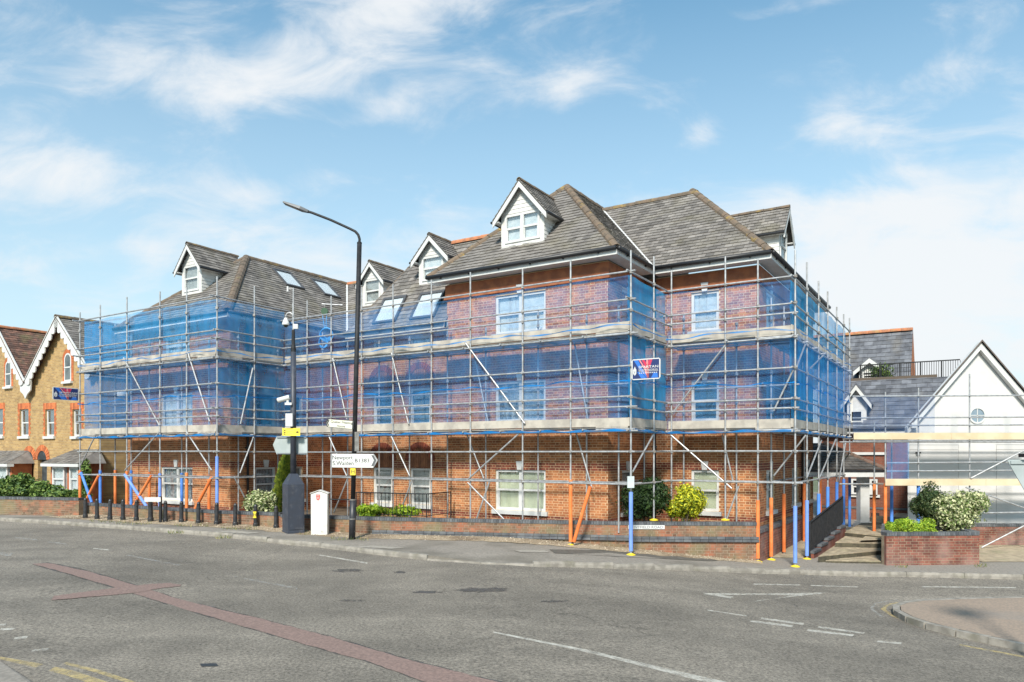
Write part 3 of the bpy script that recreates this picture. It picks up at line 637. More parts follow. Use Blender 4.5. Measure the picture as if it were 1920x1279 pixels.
# ================================================================== boundary wall (brick, blue brick coping and plinth courses)
bw = thing('boundary_wall', 'low weathered brick wall with blue brick coping in front of the scaffolded block', 'wall', (-4.1, 21.6, .2))
pcs = []
def low_wall(parent, p, q, zt, zb, mat, mort, pieces=None, solo=None, thick=.24, plinth=None, copz=.09, stretcher=False):
    d = (q-p); Ln = d.length; d.normalize(); n = V((d.y, -d.x, 0)); o = V((p.x, p.y, 0))
    core = MB(); core.box(o+UP*(zb-.3)-n*thick, d*Ln, n*thick, UP*(zt-copz-zb+.3)); w = core.build('wall', mort, parent)
    out = {}; rows = int((zt-copz-zb)/.075); z0 = zt-copz-rows*.075
    lay_bricks(out, o, d, n, Ln, z0, zt-copz-.002, pieces=pieces, solo=solo)
    out['brick'].build('brick_courses', mat, w, kind='stuff')
    cp = MB(); k = int(Ln/.075)
    for i in range(k):
        j = RND.uniform(-.003, .003); cp.box(o+d*(i*Ln/k+.004)+UP*(zt-copz)-n*(thick+.01)+n*j, d*(Ln/k-.008), n*(thick+.03), UP*(copz+RND.uniform(-.003, .003)))
    cp.build('coping_bricks', BLUEBRICK, w, kind='stuff')
    if plinth is not None:
        pl = MB(); k = int(Ln/.225)
        for r_, pr in ((0, .055), (1, .03)):
            for i in range(k):
                pl.box(o+d*(i*Ln/k+.004+(0 if r_ else .0))+UP*(plinth-.075+r_*.075), d*(Ln/k-.009), n*(pr+.012), UP*.067)
        pl.build('plinth_bricks', BLUEBRICK, w, kind='stuff')
    return w
for i, (p, q) in enumerate(zip(wl, wl[1:])):
    g0 = min(gz(p.x), gz(q.x))-.05
    w = low_wall(bw, p, q, WALLT+(.045 if i < 2 else 0)+RND.uniform(-.004, .004), g0, BRICKOLD, MORTAROLD, pieces=pcs if i >= 3 else None, solo=(lambda s, z: True) if i >= 3 else None, plinth={3: .285, 4: .285, 5: .26}.get(i))
    lastw = w
extra = pcs[300:]; pcs = pcs[:300]
solo_bricks(pcs, lastw, BRICKOLD)
if extra:
    ex = MB()
    for p, d, n in extra: ex.box(p, d*.215, -n*.02, UP*.065)
    ex.build('brick_courses', BRICKOLD, lastw, kind='stuff')
# return wall along the side of the block
low_wall(bw, V((6.74, 20.02, 0)), W(-4.95, 26.5, 0), .50, -.5, BRICKRED, MORTAROLD)
# ================================================================== the scaffolded apartment block
blk = thing('apartment_block', 'large orange brick apartment block with slate hipped roofs behind blue scaffold netting', 'building', W(-14, 21, .2))
Z = lambda k: HC+k
WIN = [(-1.73, -.5), (.97, 2.2), (3.67, 4.85)]
BANDS = [(2.12, 2.30, 'band'), (4.82, 5.0, 'band'), (7.50, 7.66, 'band'), (.62, .76, 'band')]
def block_wall(axis, c, t0, t1, z0, z1, wins, bands=BANDS, pieces=None, solo=None, plain=False):
    if axis == 'b': o, d, n = W(t0, c, 0), E1, -E2
    else: o, d, n = W(c, t0, 0), E2, E1
    Ln = t1-t0; holes = [(a-t0, b-t0, za, zb) for a, b, za, zb, *_ in wins]
    w = slab(o, d, n, Ln, z0, z1, holes).build('wall', MORTAR, blk)
    out = {}
    hh = [(a, b, c_, e) for a, b, c_, e in holes]
    lay_bricks(out, o, d, n, Ln, z0, z1, hh, bands, pieces=pieces, solo=solo)
    for k, mb in out.items(): mb.build('brick_courses' if k == 'brick' else 'brick_band', BRICK if k == 'brick' else BRICKD, w, kind='stuff')
    for a, b, za, zb, cols, bl, *rest in wins:
        kw = rest[0] if rest else {}
        if kw.get('door'): continue
        sash_window(blk, o, d, n, a-t0, b-t0, za, zb, cols, bl, **kw)
    return w, o, d, n
def wn(axis, c, u0, u1, lv, cols, bl, **kw):
    f = on_b if axis == 'b' else on_a; a, b = f(u0, c)[0], f(u1, c)[0]
    za, zb = (Z(WIN[lv][0]), Z(WIN[lv][1])) if not isinstance(lv, tuple) else (Z(lv[0]), Z(lv[1]))
    return (a, b, za, zb, cols, bl, kw)
BF, AF, BR, AR = 18.95, -8.77, 21.7, -5.28
BW_, AW = 16.22, -21.73
BM, BL_ = 19.3, 21.78
pieces = []
wF, *_ = block_wall('b', BF, -14.45, AF, 0, Z(5.44), [wn('b', BF, 929, 1023, 0, 2, 'green'), wn('b', BF, 929, 1023, 1, 2, 'net'), wn('b', BF, 929, 1023, 2, 2, 'white')], pieces=pieces, solo=lambda s, z: z < 2.1 and s > 1.0)
block_wall('a', AF, BF, BR, 0, Z(5.44), [wn('a', AF, 1166, 1187, i, 1, 'grey') for i in range(3)])
block_wall('b', BR, AF, AR, -.45, Z(5.44), [wn('b', BR, 1296, 1348, 0, 1, 'green'), wn('b', BR, 1296, 1348, 1, 1, 'blue'), wn('b', BR, 1296, 1348, 2, 1, 'white')])
block_wall('a', AR, BR, 30.0, -.45, Z(5.44), [wn('a', AR, u0, u1, i, 1, 'white') for i in range(3) for u0, u1 in ((1437, 1452), (1485, 1497), (1507, 1521))])
block_wall('b', BM, -18.45, -14.45, 0, Z(4.05), [wn('b', BM, u0, u1, i, 1, bl, **kw) for u0, u1 in ((700, 735), (769, 807)) for i, bl, kw in ((0, 'grey', {'key': False}), (1, 'blue', {'key': False}), ((3.3, 3.95), 'grey', {'key': False, 'sill': False}))])
dr0, dr1 = on_b(620, BL_)[0], on_b(643, BL_)[0]
wlk, lo, ld, ln_ = block_wall('b', BL_, AW, -18.2, 0, Z(4.62), [(dr0, dr1, .35, Z(-.55), 1, 'dark', {'door': True})])
door = MB().box(lo+ld*(dr0-AW)+UP*.35-ln_*.12, ld*(dr1-dr0), ln_*.05, UP*(Z(-.55)-.35)); door = door.build('door', GREEND, blk)
dm = (dr0+dr1)/2-AW; MB().box(lo+ld*(dm-.12)+UP*1.28-ln_*.07, ld*.24, ln_*.015, UP*.05).build('letter_plate', GALV, door)
for zz in (.5, 1.35): MB().box(lo+ld*(dm-.30)+UP*zz-ln_*.07, ld*.6, ln_*.012, UP*.55).build('door_panel', GREEND, door)
block_wall('a', AW, BW_, BL_, 0, Z(4.62), [wn('a', AW, 479, 517, 0, 1, 'net'), wn('a', AW, 479, 517, 1, 1, 'blue'), wn('a', AW, 481, 518, (3.4, 4.55), 1, 'white', key=False),
    wn('a', AW, 532, 567, 0, 1, 'grey'), wn('a', AW, 532, 567, 1, 1, 'blue'), wn('a', AW, 534, 568, (3.4, 4.55), 1, 'white', key=False)])
block_wall('b', BW_, -27.66, AW, 0, Z(4.62), [wn('b', BW_, 302, 361, 0, 2, 'net'), wn('b', BW_, 302, 361, 1, 2, 'white'), wn('b', BW_, 310, 356, (3.4, 4.5), 2, 'white', key=False)])
# lower link at the left end
lk = block_wall('b', 17.4, -30.0, -27.66, 0, Z(2.37), [(-28.8, -28.0, .2, 2.0, 1, 'dark', {'door': True})])
MB().box(W(-28.8, 17.4+.13, .2), E1*.8, E2*.03, UP*1.8).build('door', BLACKM, blk)
MB().box(W(-30.2, 17.05, Z(2.37)), E1*2.6, E2*.4, UP*.18).build('fascia', WHITE, blk)
MB().box(W(-30.0, 17.45, Z(2.35)), E1*2.35, E2*5, UP*.05).build('flat_roof', UNDER, blk)
# closing walls that face away
cl = MB()
def quad(pts): cl.poly([W(*p) for p in pts])
quad([(-14.45, 24, 0), (-14.45, BF, 0), (-14.45, BF, Z(5.44)), (-14.45, 24, Z(5.44))]); quad([(-18.45, BL_+.01, 0), (-18.45, BM, 0), (-18.45, BM, Z(4.05)), (-18.45, BL_+.01, Z(4.05))])
quad([(-27.66, 30, 0), (-27.66, BW_, 0), (-27.66, BW_, Z(4.62)), (-27.66, 30, Z(4.62))]); quad([(AR, 30, -.45), (-27.66, 30, -.45), (-27.66, 30, Z(4.62)), (AR, 30, Z(5.4))])
quad([(-30, 22, 0), (-30, 17.4, 0), (-30, 17.4, Z(2.37)), (-30, 22, Z(2.37))])
cl.build('wall', M('plain_brickwork', (.30, .10, .045), .9), blk)
solo_bricks(pieces, wF, BRICK)
if len(pieces) > 300:
    ex = MB()
    for p, d, n in pieces[300:]: ex.box(p, d*.215, -n*.02, UP*.065)
    ex.build('brick_courses', BRICK, wF, kind='stuff')
# terracotta frieze under the high eaves
FRZ = M('terracotta_frieze', (.34, .115, .045), .8, (.24, .078, .034), 4, bump=.2)
fz = MB()
for z0, z1, pr in ((5.02, 5.40, .045), (4.94, 5.02, .075)):
    fz.box(W(-14.45-pr, BF, Z(z0)), E1*(AF+14.45+2*pr), -E2*pr, UP*(z1-z0)); fz.box(W(AF, BF+.001, Z(z0)), E1*pr, E2*(BR-BF-.002), UP*(z1-z0))
    fz.box(W(AF+pr+.001, BR, Z(z0)), E1*(AR-AF-.002), -E2*pr, UP*(z1-z0)); fz.box(W(AR, BR+.001, Z(z0)), E1*pr, E2*8.3, UP*(z1-z0))
fz.build('frieze', FRZ, blk)
# blind arches with upright slats over the bay windows
SLATW = M('brown_arch_brick', (.27, .11, .05), .85, (.20, .08, .04), 6, island=.25)
for u0, u1 in ((700, 735), (769, 807)):
    for lv in (0, 1):
        a0, a1 = on_b(u0, BM)[0], on_b(u1, BM)[0]; c = (a0+a1)/2; r = (a1-a0)/2; zt = Z(WIN[lv][1])+.02
        ar = MB(); k = 9
        for i in range(k):
            s0, s1 = a0+(a1-a0)*i/k, a0+(a1-a0)*(i+1)/k; sm = (s0+s1)/2; h = .22+math.sqrt(max(.01, r*r-(sm-c)**2)); ar.box(W(s0+.006, BM-.022, zt), E1*(s1-s0-.012), E2*.02, UP*h)
        p_ = ar.build('arch_panel', SLATW, blk)
        vs = MB(); k = 17
        for i in range(k):
            t0, t1 = math.pi*i/k+.012, math.pi*(i+1)/k-.012
            q = [W(c+rr_*math.cos(t), BM-.012, zt+.22+rr_*math.sin(t)) for rr_, t in ((r, t0), (r+.2, t0), (r+.2, t1), (r, t1))]; vs.prism(q, -E2*.03)
        vs.build('arch_bricks', BRICKD, p_, kind='stuff')
# downpipes
for p in (W(AF+.35, BR-.09, 0), W(AW+.09, BW_+.65, 0), W(AR-.2+.29, 27.5, 0)):
    e = Z(5.5) if p.x > 0 else Z(4.5); mb = MB().tube(V((p.x, p.y, -.3)), V((p.x, p.y, e)), .045, n=10)
    dp = mb.build('downpipe', BLACKP, blk, smooth=True)
    for zz in (1.0, 2.8, 4.6, 6.4): MB().cbox(V((p.x, p.y, zz)), V((.13, 0, 0)), V((0, .13, 0)), V((0, 0, .05))).build('pipe_bracket', BLACKP, dp)

# roofs
EZ, LZ, BZ = 5.65, 4.80, 4.25
def roof(pts, slate=True, solo=None, mat=SLATE, parent=blk, w=.24, ex=.18):
    P = [W(a, b, Z(z)) for a, b, z in pts]; r = MB().poly(P).build('roof', UNDER if slate else mat, parent)
    if slate:
        mb = MB(); slates(mb, P, solo=solo, w=w, ex=ex); mb.build('slates', mat, r, kind='stuff')
        if solo: solo_slates(solo, r, mat)
    return r
FA = 8.95; RZ = 8.86
solo = []
fr = roof([(-14.9, 18.5, EZ), (-8.3, 18.5, EZ), (-11.6, 21.8, FA)], solo=solo)
roof([(-8.3, 18.5, EZ), (-8.3, 21.2, EZ), (-11.6, 24.5, FA), (-11.6, 21.8, FA)])
roof([(-8.3, 21.2, EZ), (-4.83, 21.2, EZ), (-8.04, 24.41, RZ), (-11.51, 24.41, RZ)])
roof([(-4.83, 21.2, EZ), (-4.83, 30.5, EZ), (-8.56, 30.5, 9.38), (-8.56, 25.6, 9.38), (-8.04, 24.41, RZ)])
roof([(-8.04, 24.41, RZ), (-8.56, 25.6, 9.38), (-9.6, 24.41, RZ)], slate=False, mat=SLATE)
roof([(-8.56, 25.6, 9.38), (-8.56, 30.5, 9.38), (-11.6, 30.5, 6.5), (-11.6, 24.5, 6.5)], slate=False, mat=SLATE)
roof([(-14.9, 24.5, EZ), (-14.9, 18.5, EZ), (-11.6, 21.8, FA), (-11.6, 30, FA), (-14.9, 30, EZ)], slate=False, mat=SLATE)
roof([(-11.6, 24.5, FA), (-11.6, 30, FA), (-8.3, 30, EZ), (-8.3, 24.5, EZ)], slate=False, mat=SLATE)
roof([(-18.9, 18.85, BZ), (-14.46, 18.85, BZ), (-13.2, 20.9, 7.46), (-16.86, 20.9, 7.46)])
roof([(-18.9, 23, BZ), (-18.9, 18.85, BZ), (-16.86, 20.9, 7.46), (-16.86, 23, 7.46)], slate=False, mat=SLATE)
roof([(-16.86, 20.9, 7.45), (-13.2, 20.9, 7.45), (-13.2, 23, 6), (-16.86, 23, 6)], slate=False, mat=SLATE)
roof([(-21.27, 21.32, LZ), (-15.5, 21.32, LZ), (-15.5, 24.72, 7.85), (-24.67, 24.72, 7.85)])
roof([(-21.27, 15.76, LZ), (-21.27, 21.32, LZ), (-24.67, 24.72, 7.85), (-24.67, 19.16, 7.85)])
roof([(-28.08, 15.76, LZ), (-21.27, 15.76, LZ), (-24.67, 19.16, 7.85)])
roof([(-28.08, 28, LZ), (-28.08, 15.76, LZ), (-24.67, 19.16, 7.85), (-24.67, 28, 7.85)], slate=False, mat=SLATE)
roof([(-24.67, 24.72, 7.85), (-15.5, 24.72, 7.85), (-15.5, 28, 4.6), (-24.67, 28, 4.6)], slate=False, mat=SLATE)
def rt(p, q, mat=RIDGE, **k): ridge_tiles(blk, W(p[0], p[1], Z(p[2])), W(q[0], q[1], Z(q[2])), mat, **k)
rt((-8.3, 18.5, EZ), (-11.6, 21.8, FA)); rt((-14.9, 18.5, EZ), (-11.6, 21.8, FA)); rt((-11.6, 21.8, FA), (-11.6, 27, FA))
rt((-4.83, 21.2, EZ), (-8.04, 24.41, RZ)); rt((-11.5, 24.41, RZ), (-8.04, 24.41, RZ)); rt((-8.04, 24.41, RZ), (-8.56, 25.6, 9.38)); rt((-8.56, 25.6, 9.38), (-8.56, 30.5, 9.38))
rt((-16.86, 20.9, 7.46), (-13.2, 20.9, 7.46), RIDGEO); rt((-18.9, 18.85, BZ), (-16.86, 20.9, 7.46), RIDGEB, r=.06)
rt((-24.67, 24.72, 7.85), (-16, 24.72, 7.85), RIDGEO); rt((-24.67, 19.16, 7.85), (-24.67, 24.72, 7.85)); rt((-21.27, 15.76, LZ), (-24.67, 19.16, 7.85), mat=RIDGEB, r=.16); rt((-28.08, 15.76, LZ), (-24.67, 19.16, 7.85), RIDGEB)
LEAD = M('pale_lead_valley', (.55, .55, .54), .6)
def valley(p, q, name='valley_lead'):
    P, Q = W(p[0], p[1], Z(p[2])), W(q[0], q[1], Z(q[2])); t = (Q-P).normalized(); s = t.cross(UP).normalized()*.035; MB().prism([P-s+UP*.03, P+s+UP*.03, Q+s+UP*.03, Q-s+UP*.03], UP*.02).build(name, LEAD, blk)
valley((-8.3, 21.2, EZ), (-11.51, 24.41, RZ)); valley((-21.27, 21.32, LZ), (-24.67, 24.72, 7.85))
def ev(a, b, z): return W(a, b, Z(z))
eaves(blk, [(ev(-14.9, 18.5, EZ), ev(-8.3, 18.5, EZ), -E2), (ev(-8.3, 18.503, EZ), ev(-8.3, 21.2, EZ), E1), (ev(-8.3, 21.203, EZ), ev(-4.83, 21.2, EZ), -E2), (ev(-4.83, 21.206, EZ), ev(-4.83, 30.5, EZ), E1)], .46, 0, 0)
eaves(blk, [(ev(-28.08, 15.76, LZ), ev(-21.27, 15.76, LZ), -E2), (ev(-21.27, 15.763, LZ), ev(-21.27, 21.32, LZ), E1), (ev(-21.27, 21.323, LZ), ev(-18.5, 21.32, LZ), -E2)], .46, 0, 0)
eaves(blk, [(ev(-18.9, 18.85, BZ), ev(-14.5, 18.85, BZ), -E2)], .46, 0, 0)

def dormer(parent, o, d, n, hw, zb, ze, za, k, cols=1, blind='white', ridge=RIDGE, mat=SLATE, rearw=.18):
    """o: face centre at roof level zb; k: main roof rise per metre going back"""
    F = lambda s, z, q=0: V((o.x, o.y, 0))+d*s+UP*z-n*q
    dep = lambda z: (z-zb)/k
    s0, s1, w0, w1 = -hw+.13, hw-.13, zb+.14, ze-.02
    base = V((o.x, o.y, 0))-d*hw
    mb = slab(base, d, n, 2*hw, zb-.25, ze, [(s0+hw, s1+hw, w0, w1)], depth=.1)
    mb.poly([F(-hw, ze), F(hw, ze), F(hw*.02, za), F(-hw*.02, za)])
    mb.poly([F(hw, zb-.1), F(hw, zb-.1, .02), F(hw, ze, dep(ze)), F(hw, ze)]); mb.poly([F(-hw, zb-.1), F(-hw, ze), F(-hw, ze, dep(ze)), F(-hw, zb-.1, .02)])
    D = mb.build('dormer', WHITEB, parent)
    sash_window(D, V((o.x, o.y, 0)), d, n, s0, s1, w0, w1, cols, blind, sill=False, key=False, rec=-.03)
    bz = .125; zz = ze+.0
    while zz < za-.12:
        hw2 = hw*(za-zz-.06)/(za-ze); MB().prism([F(-hw2, zz, -.004), F(-hw2, zz, -.022), F(-hw2, zz+bz-.004, -.010), F(-hw2, zz+bz-.004, -.004)], d*2*hw2).build('cladding_board', WHITEB, D); zz += bz
    for sg in (1, -1):
        zz = zb
        while zz < ze-.05:
            q1 = dep(min(ze, zz+bz*.5))
            if q1 > .06:
                a = F(sg*(hw+.002), zz); MB().prism([a, a+d*sg*.018, a+d*sg*.006+UP*(bz-.004), a+UP*(bz-.004)], -n*q1).build('cladding_board', WHITEB, D)
            zz += bz
    oh, fo = .2, .22; m = (za-ze)/hw; zE = ze-oh*m; z_of = lambda s: za-abs(s)*m
    for sg in (1, -1):
        se = sg*(hw+oh); A, B, C, Dp = F(se, zE+.05, -fo), F(se, zE+.05, max(.05, dep(zE+.05))), F(0, za+.05, dep(za)), F(0, za+.05, -fo)
        P = [A, B, C, Dp] if sg > 0 else [B, A, Dp, C]
        MB().prism(P, -UP*.05).build('dormer_roof', UNDER, D)
        sm = MB(); slates(sm, [p+UP*.004 for p in P], w=.22, ex=.16); sm.build('slates', mat, D, kind='stuff')
        # barge board and soffit return
        e0, e1_ = F(se, zE-.14, -fo+.0), F(0, za-.14, -fo+.0)
        MB().prism([F(se, zE+.0, -fo), F(se, zE-.17, -fo), F(0, za-.17, -fo), F(0, za+.0, -fo)], -n*.035).build('barge_board', WHITE, D)
        MB().box(F(sg*hw if sg > 0 else -hw-oh, zE-.02, max(.1, dep(zE)-.05)), d*oh, n*(max(.1, dep(zE)-.05)+fo-.04), UP*.03).build('soffit', WHITE, D)
        MB().tube(F(se+sg*.04, zE+.0, -fo), F(se+sg*.04, zE+.0, max(.1, dep(zE))), .045, n=8).build('gutter', BLACKP, D)
    ridge_tiles(D, F(0, za+.08, -fo), F(0, za+.08, dep(za)), ridge, r=.085, L=.4)
    sl = MB().box(F(-hw-.1, zb-.12, .1), d*(2*hw+.2), n*.16, UP*.03).build('lead_apron', LEAD, D)
    return D
dormer(blk, W(-11.78, 19.25, 0), E1, -E2, .76, Z(6.38), Z(7.42), Z(8.30), 1.0, 2, 'white')
dormer(blk, W(-15.75, 19.85, 0), E1, -E2, .60, Z(5.80), Z(6.80), Z(7.42), 1.566, 1, 'white')
dormer(blk, W(-21.34, 22.87, 0), E1, -E2, .57, Z(6.16), Z(7.31), Z(7.95), .897, 1, 'grey')
dormer(blk, W(-25.29, 17.16, 0), E1, -E2, .60, Z(6.04), Z(7.19), Z(7.91), .897, 1, 'grey')
dormer(blk, W(-5.55, 26.1, 0), E2, E1, .62, Z(6.40), Z(7.55), Z(8.32), 1.0, 1, 'white')
def hit(u, v, p0, nn):
    c = V((0, 0, HC)); r = V(((u-960)/FPX, 1, -(v-850)/FPX)); return c+r*((p0-c).dot(nn)/r.dot(nn))
SKYL = M_glass('rooflight_glass', (.95, .97, .98), .12); FLASH = M('dark_flashing', (.07, .07, .075), .5)
def rooflight(u, v, p0, x, yv, w=.72, h=.98):
    nn = x.cross(yv).normalized(); c = hit(u, v, p0, nn)+nn*.02; y = yv.normalized()
    f = MB()
    f.box(c-x*(w/2+.08)-y*(h/2+.08), x*(w+.16), y*.08, nn*.07); f.box(c-x*(w/2+.08)+y*(h/2), x*(w+.16), y*.1, nn*.075)
    f.box(c-x*(w/2+.08)-y*h/2, x*.08, y*h, nn*.07); f.box(c+x*(w/2)-y*h/2, x*.08, y*h, nn*.07)
    F = f.build('rooflight', FLASH, blk)
    MB().box(c-x*w/2-y*h/2+nn*.04, x*w, y*h, nn*.012).build('pane', SKYL, F)
    MB().box(c-x*w/2-y*h/2+nn*.018, x*w, y*h, nn*.01).build('blind', M('rooflight_backing', (.74, .75, .75), .8), F)  # plain white sheet set just under the pane
yw = W(-24.67, 19.16, Z(7.85))-W(-21.27, 19.16, Z(LZ)); rooflight(540, 525, W(-21.27, 18, Z(LZ)), E2, yw, .8, 1.0); rooflight(610, 543, W(-21.27, 18, Z(LZ)), E2, yw, .8, 1.0)
yb = W(-15, 20.9, Z(7.46))-W(-15, 18.85, Z(BZ)); rooflight(732, 583, W(-15, 18.85, Z(BZ)), E1, yb, .9, 1.0); rooflight(803, 574, W(-15, 18.85, Z(BZ)), E1, yb, .9, 1.0)
# ================================================================== scaffold round the block
scf = thing('scaffold', 'tube scaffold with blue debris netting and timber decks wrapped round the brick apartment block', 'scaffold', W(-14, 17.6, .2))
BS1, AS1, BS2, AS2, BS3, AS3, AS0 = 15.0, -20.8, 17.75, -7.58, 20.5, -4.1, -29.1
END = 30.4
DK = [.66, 3.16]
RAILS = [4.70, 4.0, 3.72, 3.10, 2.28, 1.47, 1.2, .60, .05, -.80]
FACES = [('a', AS0, BS1, 17.0, -1), ('b', BS1, AS0, AS1, 1), ('a', AS1, BS1, BS2, 1), ('b', BS2, AS1, AS2, 1), ('a', AS2, BS2, BS3, 1), ('b', BS3, AS2, AS3, 1), ('a', AS3, BS3, END, 1)]
def fp(f, t, z, off=0):           # point on a scaffold face; off>0 outward
    if f[0] == 'b': return W(t, f[1]-off, z)
    return W(f[1]+off*f[4], t, z)
def fu(f, u): return on_b(u, f[1])[0] if f[0] == 'b' else on_a(u, f[1])[0]
COUP = MB()
def coupler(p):
    for _ in range(1): COUP.cbox(p, V((.075, 0, 0)), V((0, .085, 0)), V((0, 0, .075)))
def sleeve(parent, p, z0, z1, mat, q=None, r=.052):
    if q is None: a, b = V((p.x, p.y, z0)), V((p.x, p.y, z1))
    else: a, b = p, q
    pole('foam_sleeve', parent, a, b, mat, r)
def base_plate(parent, p): MB().lathe(p, [(.12, .0), (.12, .018), (.045, .05)], 14).build('base_plate', YELLOW, parent)
def upright(f, u, top, off=0, sl=None, foot=None, z0=None):
    t = fu(f, u); p = fp(f, t, 0, off); z = gz(p.x)-.01 if z0 is None else z0
    o = pole('upright_pole', scf, V((p.x, p.y, z)), V((p.x, p.y, top)))
    if sl: sleeve(o, p, max(z+.04, gz(p.x)+.1), sl[1], sl[0])
    if foot: base_plate(o, V((p.x, p.y, z+.006)))
    for k in RAILS:
        if Z(k) < top: coupler(V((p.x, p.y, Z(k)))-p.normalized()*.03)
    return o
ST = {  # face index: (u, sleeve, top)
 1: [(150, (ORANGE, 1.95)), (188, (BLUEF, 1.95)), (238, (ORANGE, 1.95)), (300, (BLUEFP, 1.9)), (350, (ORANGE, 1.95)), (407, (BLUEFP, 2.5))],
 2: [(477, None), (549, None)], 3: [(576, None), (621, None), (678, None), (737, None), (809, None), (882, None), (980, None), (1070, (ORANGE, 1.88)), (1183, (BLUEFP, 1.6))],
 4: [(1226, None)], 5: [(1259, None), (1360, None), (1421, (ORANGE, 1.32)), (1491, (BLUEFP, 1.2))],
 6: [(1513, (BLUEFP, 1.25)), (1535, (BLUEF, 1.35)), (1552, (BLUEF, 1.5)), (1569, (BLUEF, 1.6)), (1582, (BLUEF, 1.65)), (1593, (BLUEF, 1.7))]}
for k, L in ST.items():
    for i, (u, s) in enumerate(L):
        upright(FACES[k], u, Z((5.4 if k < 3 else 5.15)+RND.uniform(-.05, .35)), .0, s, foot=(s is not None and u > 1000) or u in (1226, 1360), z0=None if u in (150, 1070, 1183, 1421, 1491) or u > 1500 else (.725 if u in (1226, 1360) else .42))
for u in (188, 216): 
    t = on_a(u, AS0)[0]
    if t < 18: upright(FACES[0], u, Z(5.2), 0, (BLUEF, 1.95))
INN = {1: [(216, (ORANGE, 1.95)), (246, (BLUEF, 1.95)), (280, (ORANGE, 1.9)), (341, (BLUEF, 1.9)), (392, (ORANGE, 1.85))], 2: [(447, None), (521, None)],
       3: [(605, None), (652, None), (711, None), (768, None), (839, None), (911, None), (1009, None), (1100, None), (1160, None)], 4: [(1208, None)], 5: [(1282, None), (1381, None), (1446, (ORANGE, 1.35))], 6: [(1470, (ORANGE, 1.4)), (1508, (ORANGE, 1.6)), (1538, (ORANGE, 1.7))]}
for k, L in INN.items():
    f = list(FACES[k]); f[1] += (.85 if f[0] == 'b' else -.72)
    for u, s in L: upright(tuple(f), u, Z(3.16+RND.uniform(.55, 1.25)), 0, s, foot=(s is not None and u > 1000), z0=None if u > 1440 else .42)
for f in FACES:
    t0, t1 = f[2], f[3]
    for k in RAILS:
        if f is FACES[0] and k < .05: continue
        if k > 4.5 and f in FACES[:3]: k = 5.08      # the left wing's guard rail stands higher
        e0, e1 = RND.uniform(.05, .3), RND.uniform(.05, .3); dz = RND.uniform(-.015, .015)
        L_ = t1-t0; n = max(1, round(L_/5.5))
        for i in range(n):
            a, b = t0+L_*i/n-(e0 if i == 0 else 0), t0+L_*(i+1)/n+(e1 if i == n-1 else .0)
            pole('horizontal_pole', scf, fp(f, a, Z(k)+dz, .05 if f[0] == 'b' else .0), fp(f, b-.01, Z(k)+dz+RND.uniform(-.008, .008), .05 if f[0] == 'b' else .0))
    # inner rails that carry the decks
    for k in (DK[0]-.06, DK[1]-.06, -.80, 1.9): pole('horizontal_pole', scf, fp(f, t0+.0, Z(k), -.80), fp(f, t1-.0, Z(k), -.80))
    for di, dk in enumerate(DK):
        n = max(1, int((t1-t0)/1.25))
        for i in range(n+1):
            t = t0+(t1-t0)*i/n
            pole('transom_pole', scf, fp(f, t, Z(dk)-.03, .12), fp(f, t, Z(dk)-.03, -.98))
        n = max(1, round((t1-t0)/3.0)); ez = .004 if f[0] == 'a' else 0
        for r_ in range(4):
            for i in range(n):
                a = t0+(t1-t0)*i/n; b = t0+(t1-t0)*(i+1)/n
                o = fp(f, a+.004, Z(dk)+ez+RND.uniform(0, .008), -.07-r_*.232); x = fp(f, b-.004, 0)-fp(f, a+.004, 0); y = fp(f, a, 0, -.225)-fp(f, a, 0)
                ubox('deck_board', scf, o, x, y, UP*.036, BOARD)
        for i in range(n):
            a = t0+(t1-t0)*i/n; b = t0+(t1-t0)*(i+1)/n; j = RND.uniform(-.02, .02)
            o = fp(f, a+.004, Z(dk)+.048+j*.5, -.03); x = fp(f, b-.004, j*.3)-fp(f, a+.004, 0); y = fp(f, a, 0, -.036)-fp(f, a, 0)
            ubox('toe_board', scf, o, x, y, UP*.225, BOARD)
COUP.build('couplers', GALVD, scf, kind='stuff')
def brace(fi, p, q, off=.03, mat=None, sl=None):
    f = FACES[fi]; P = []
    for u, v in (p, q):
        if f[0] == 'b': a, z = on_b(u, f[1]-off, v); P.append(W(a, f[1]-off, z))
        else: b, z = on_a(u, f[1]+off, v); P.append(W(f[1]+off, b, z))
    o = pole('diagonal_pole', scf, P[0], P[1])
    if sl: sleeve(o, P[0], 0, 0, sl, P[1], .05)
for a in [(1, (232, 671), (299, 798)), (1, (352, 660), (393, 790)), (1, (234, 882), (299, 810)), (1, (350, 810), (397, 882)), (1, (150, 875), (180, 814)),
          (2, (450, 887), (477, 815)), (2, (451, 795), (474, 690)), (2, (440, 896), (461, 937)),
          (3, (624, 672), (650, 785)), (3, (734, 662), (766, 795)), (3, (616, 816), (650, 892)), (3, (732, 814), (768, 892)), (3, (626, 961), (652, 897)), (3, (750, 960), (774, 897)),
          (3, (872, 642), (984, 794)), (3, (876, 900), (981, 806)), (3, (877, 905), (945, 974)), (3, (919, 900), (894, 972)),
          (4, (1186, 885), (1225, 815)), (5, (1259, 777), (1360, 647)), (5, (1257, 815), (1372, 916)), (5, (1385, 912), (1362, 975)), (5, (1451, 770), (1487, 694)),
          (6, (1493, 690), (1512, 640)), (6, (1537, 895), (1567, 824)), (6, (1520, 690), (1550, 660)), (6, (1571, 912), (1586, 827)), (6, (1513, 895), (1540, 826))]: brace(*a)
for a in [(3, (886, 650), (915, 791)), (3, (1075, 631), (1102, 786)), (3, (874, 811), (907, 897)), (3, (1079, 807), (1110, 915)), (5, (1354, 815), (1375, 905)), (5, (1451, 892), (1511, 816))]: brace(*a, off=-.75)
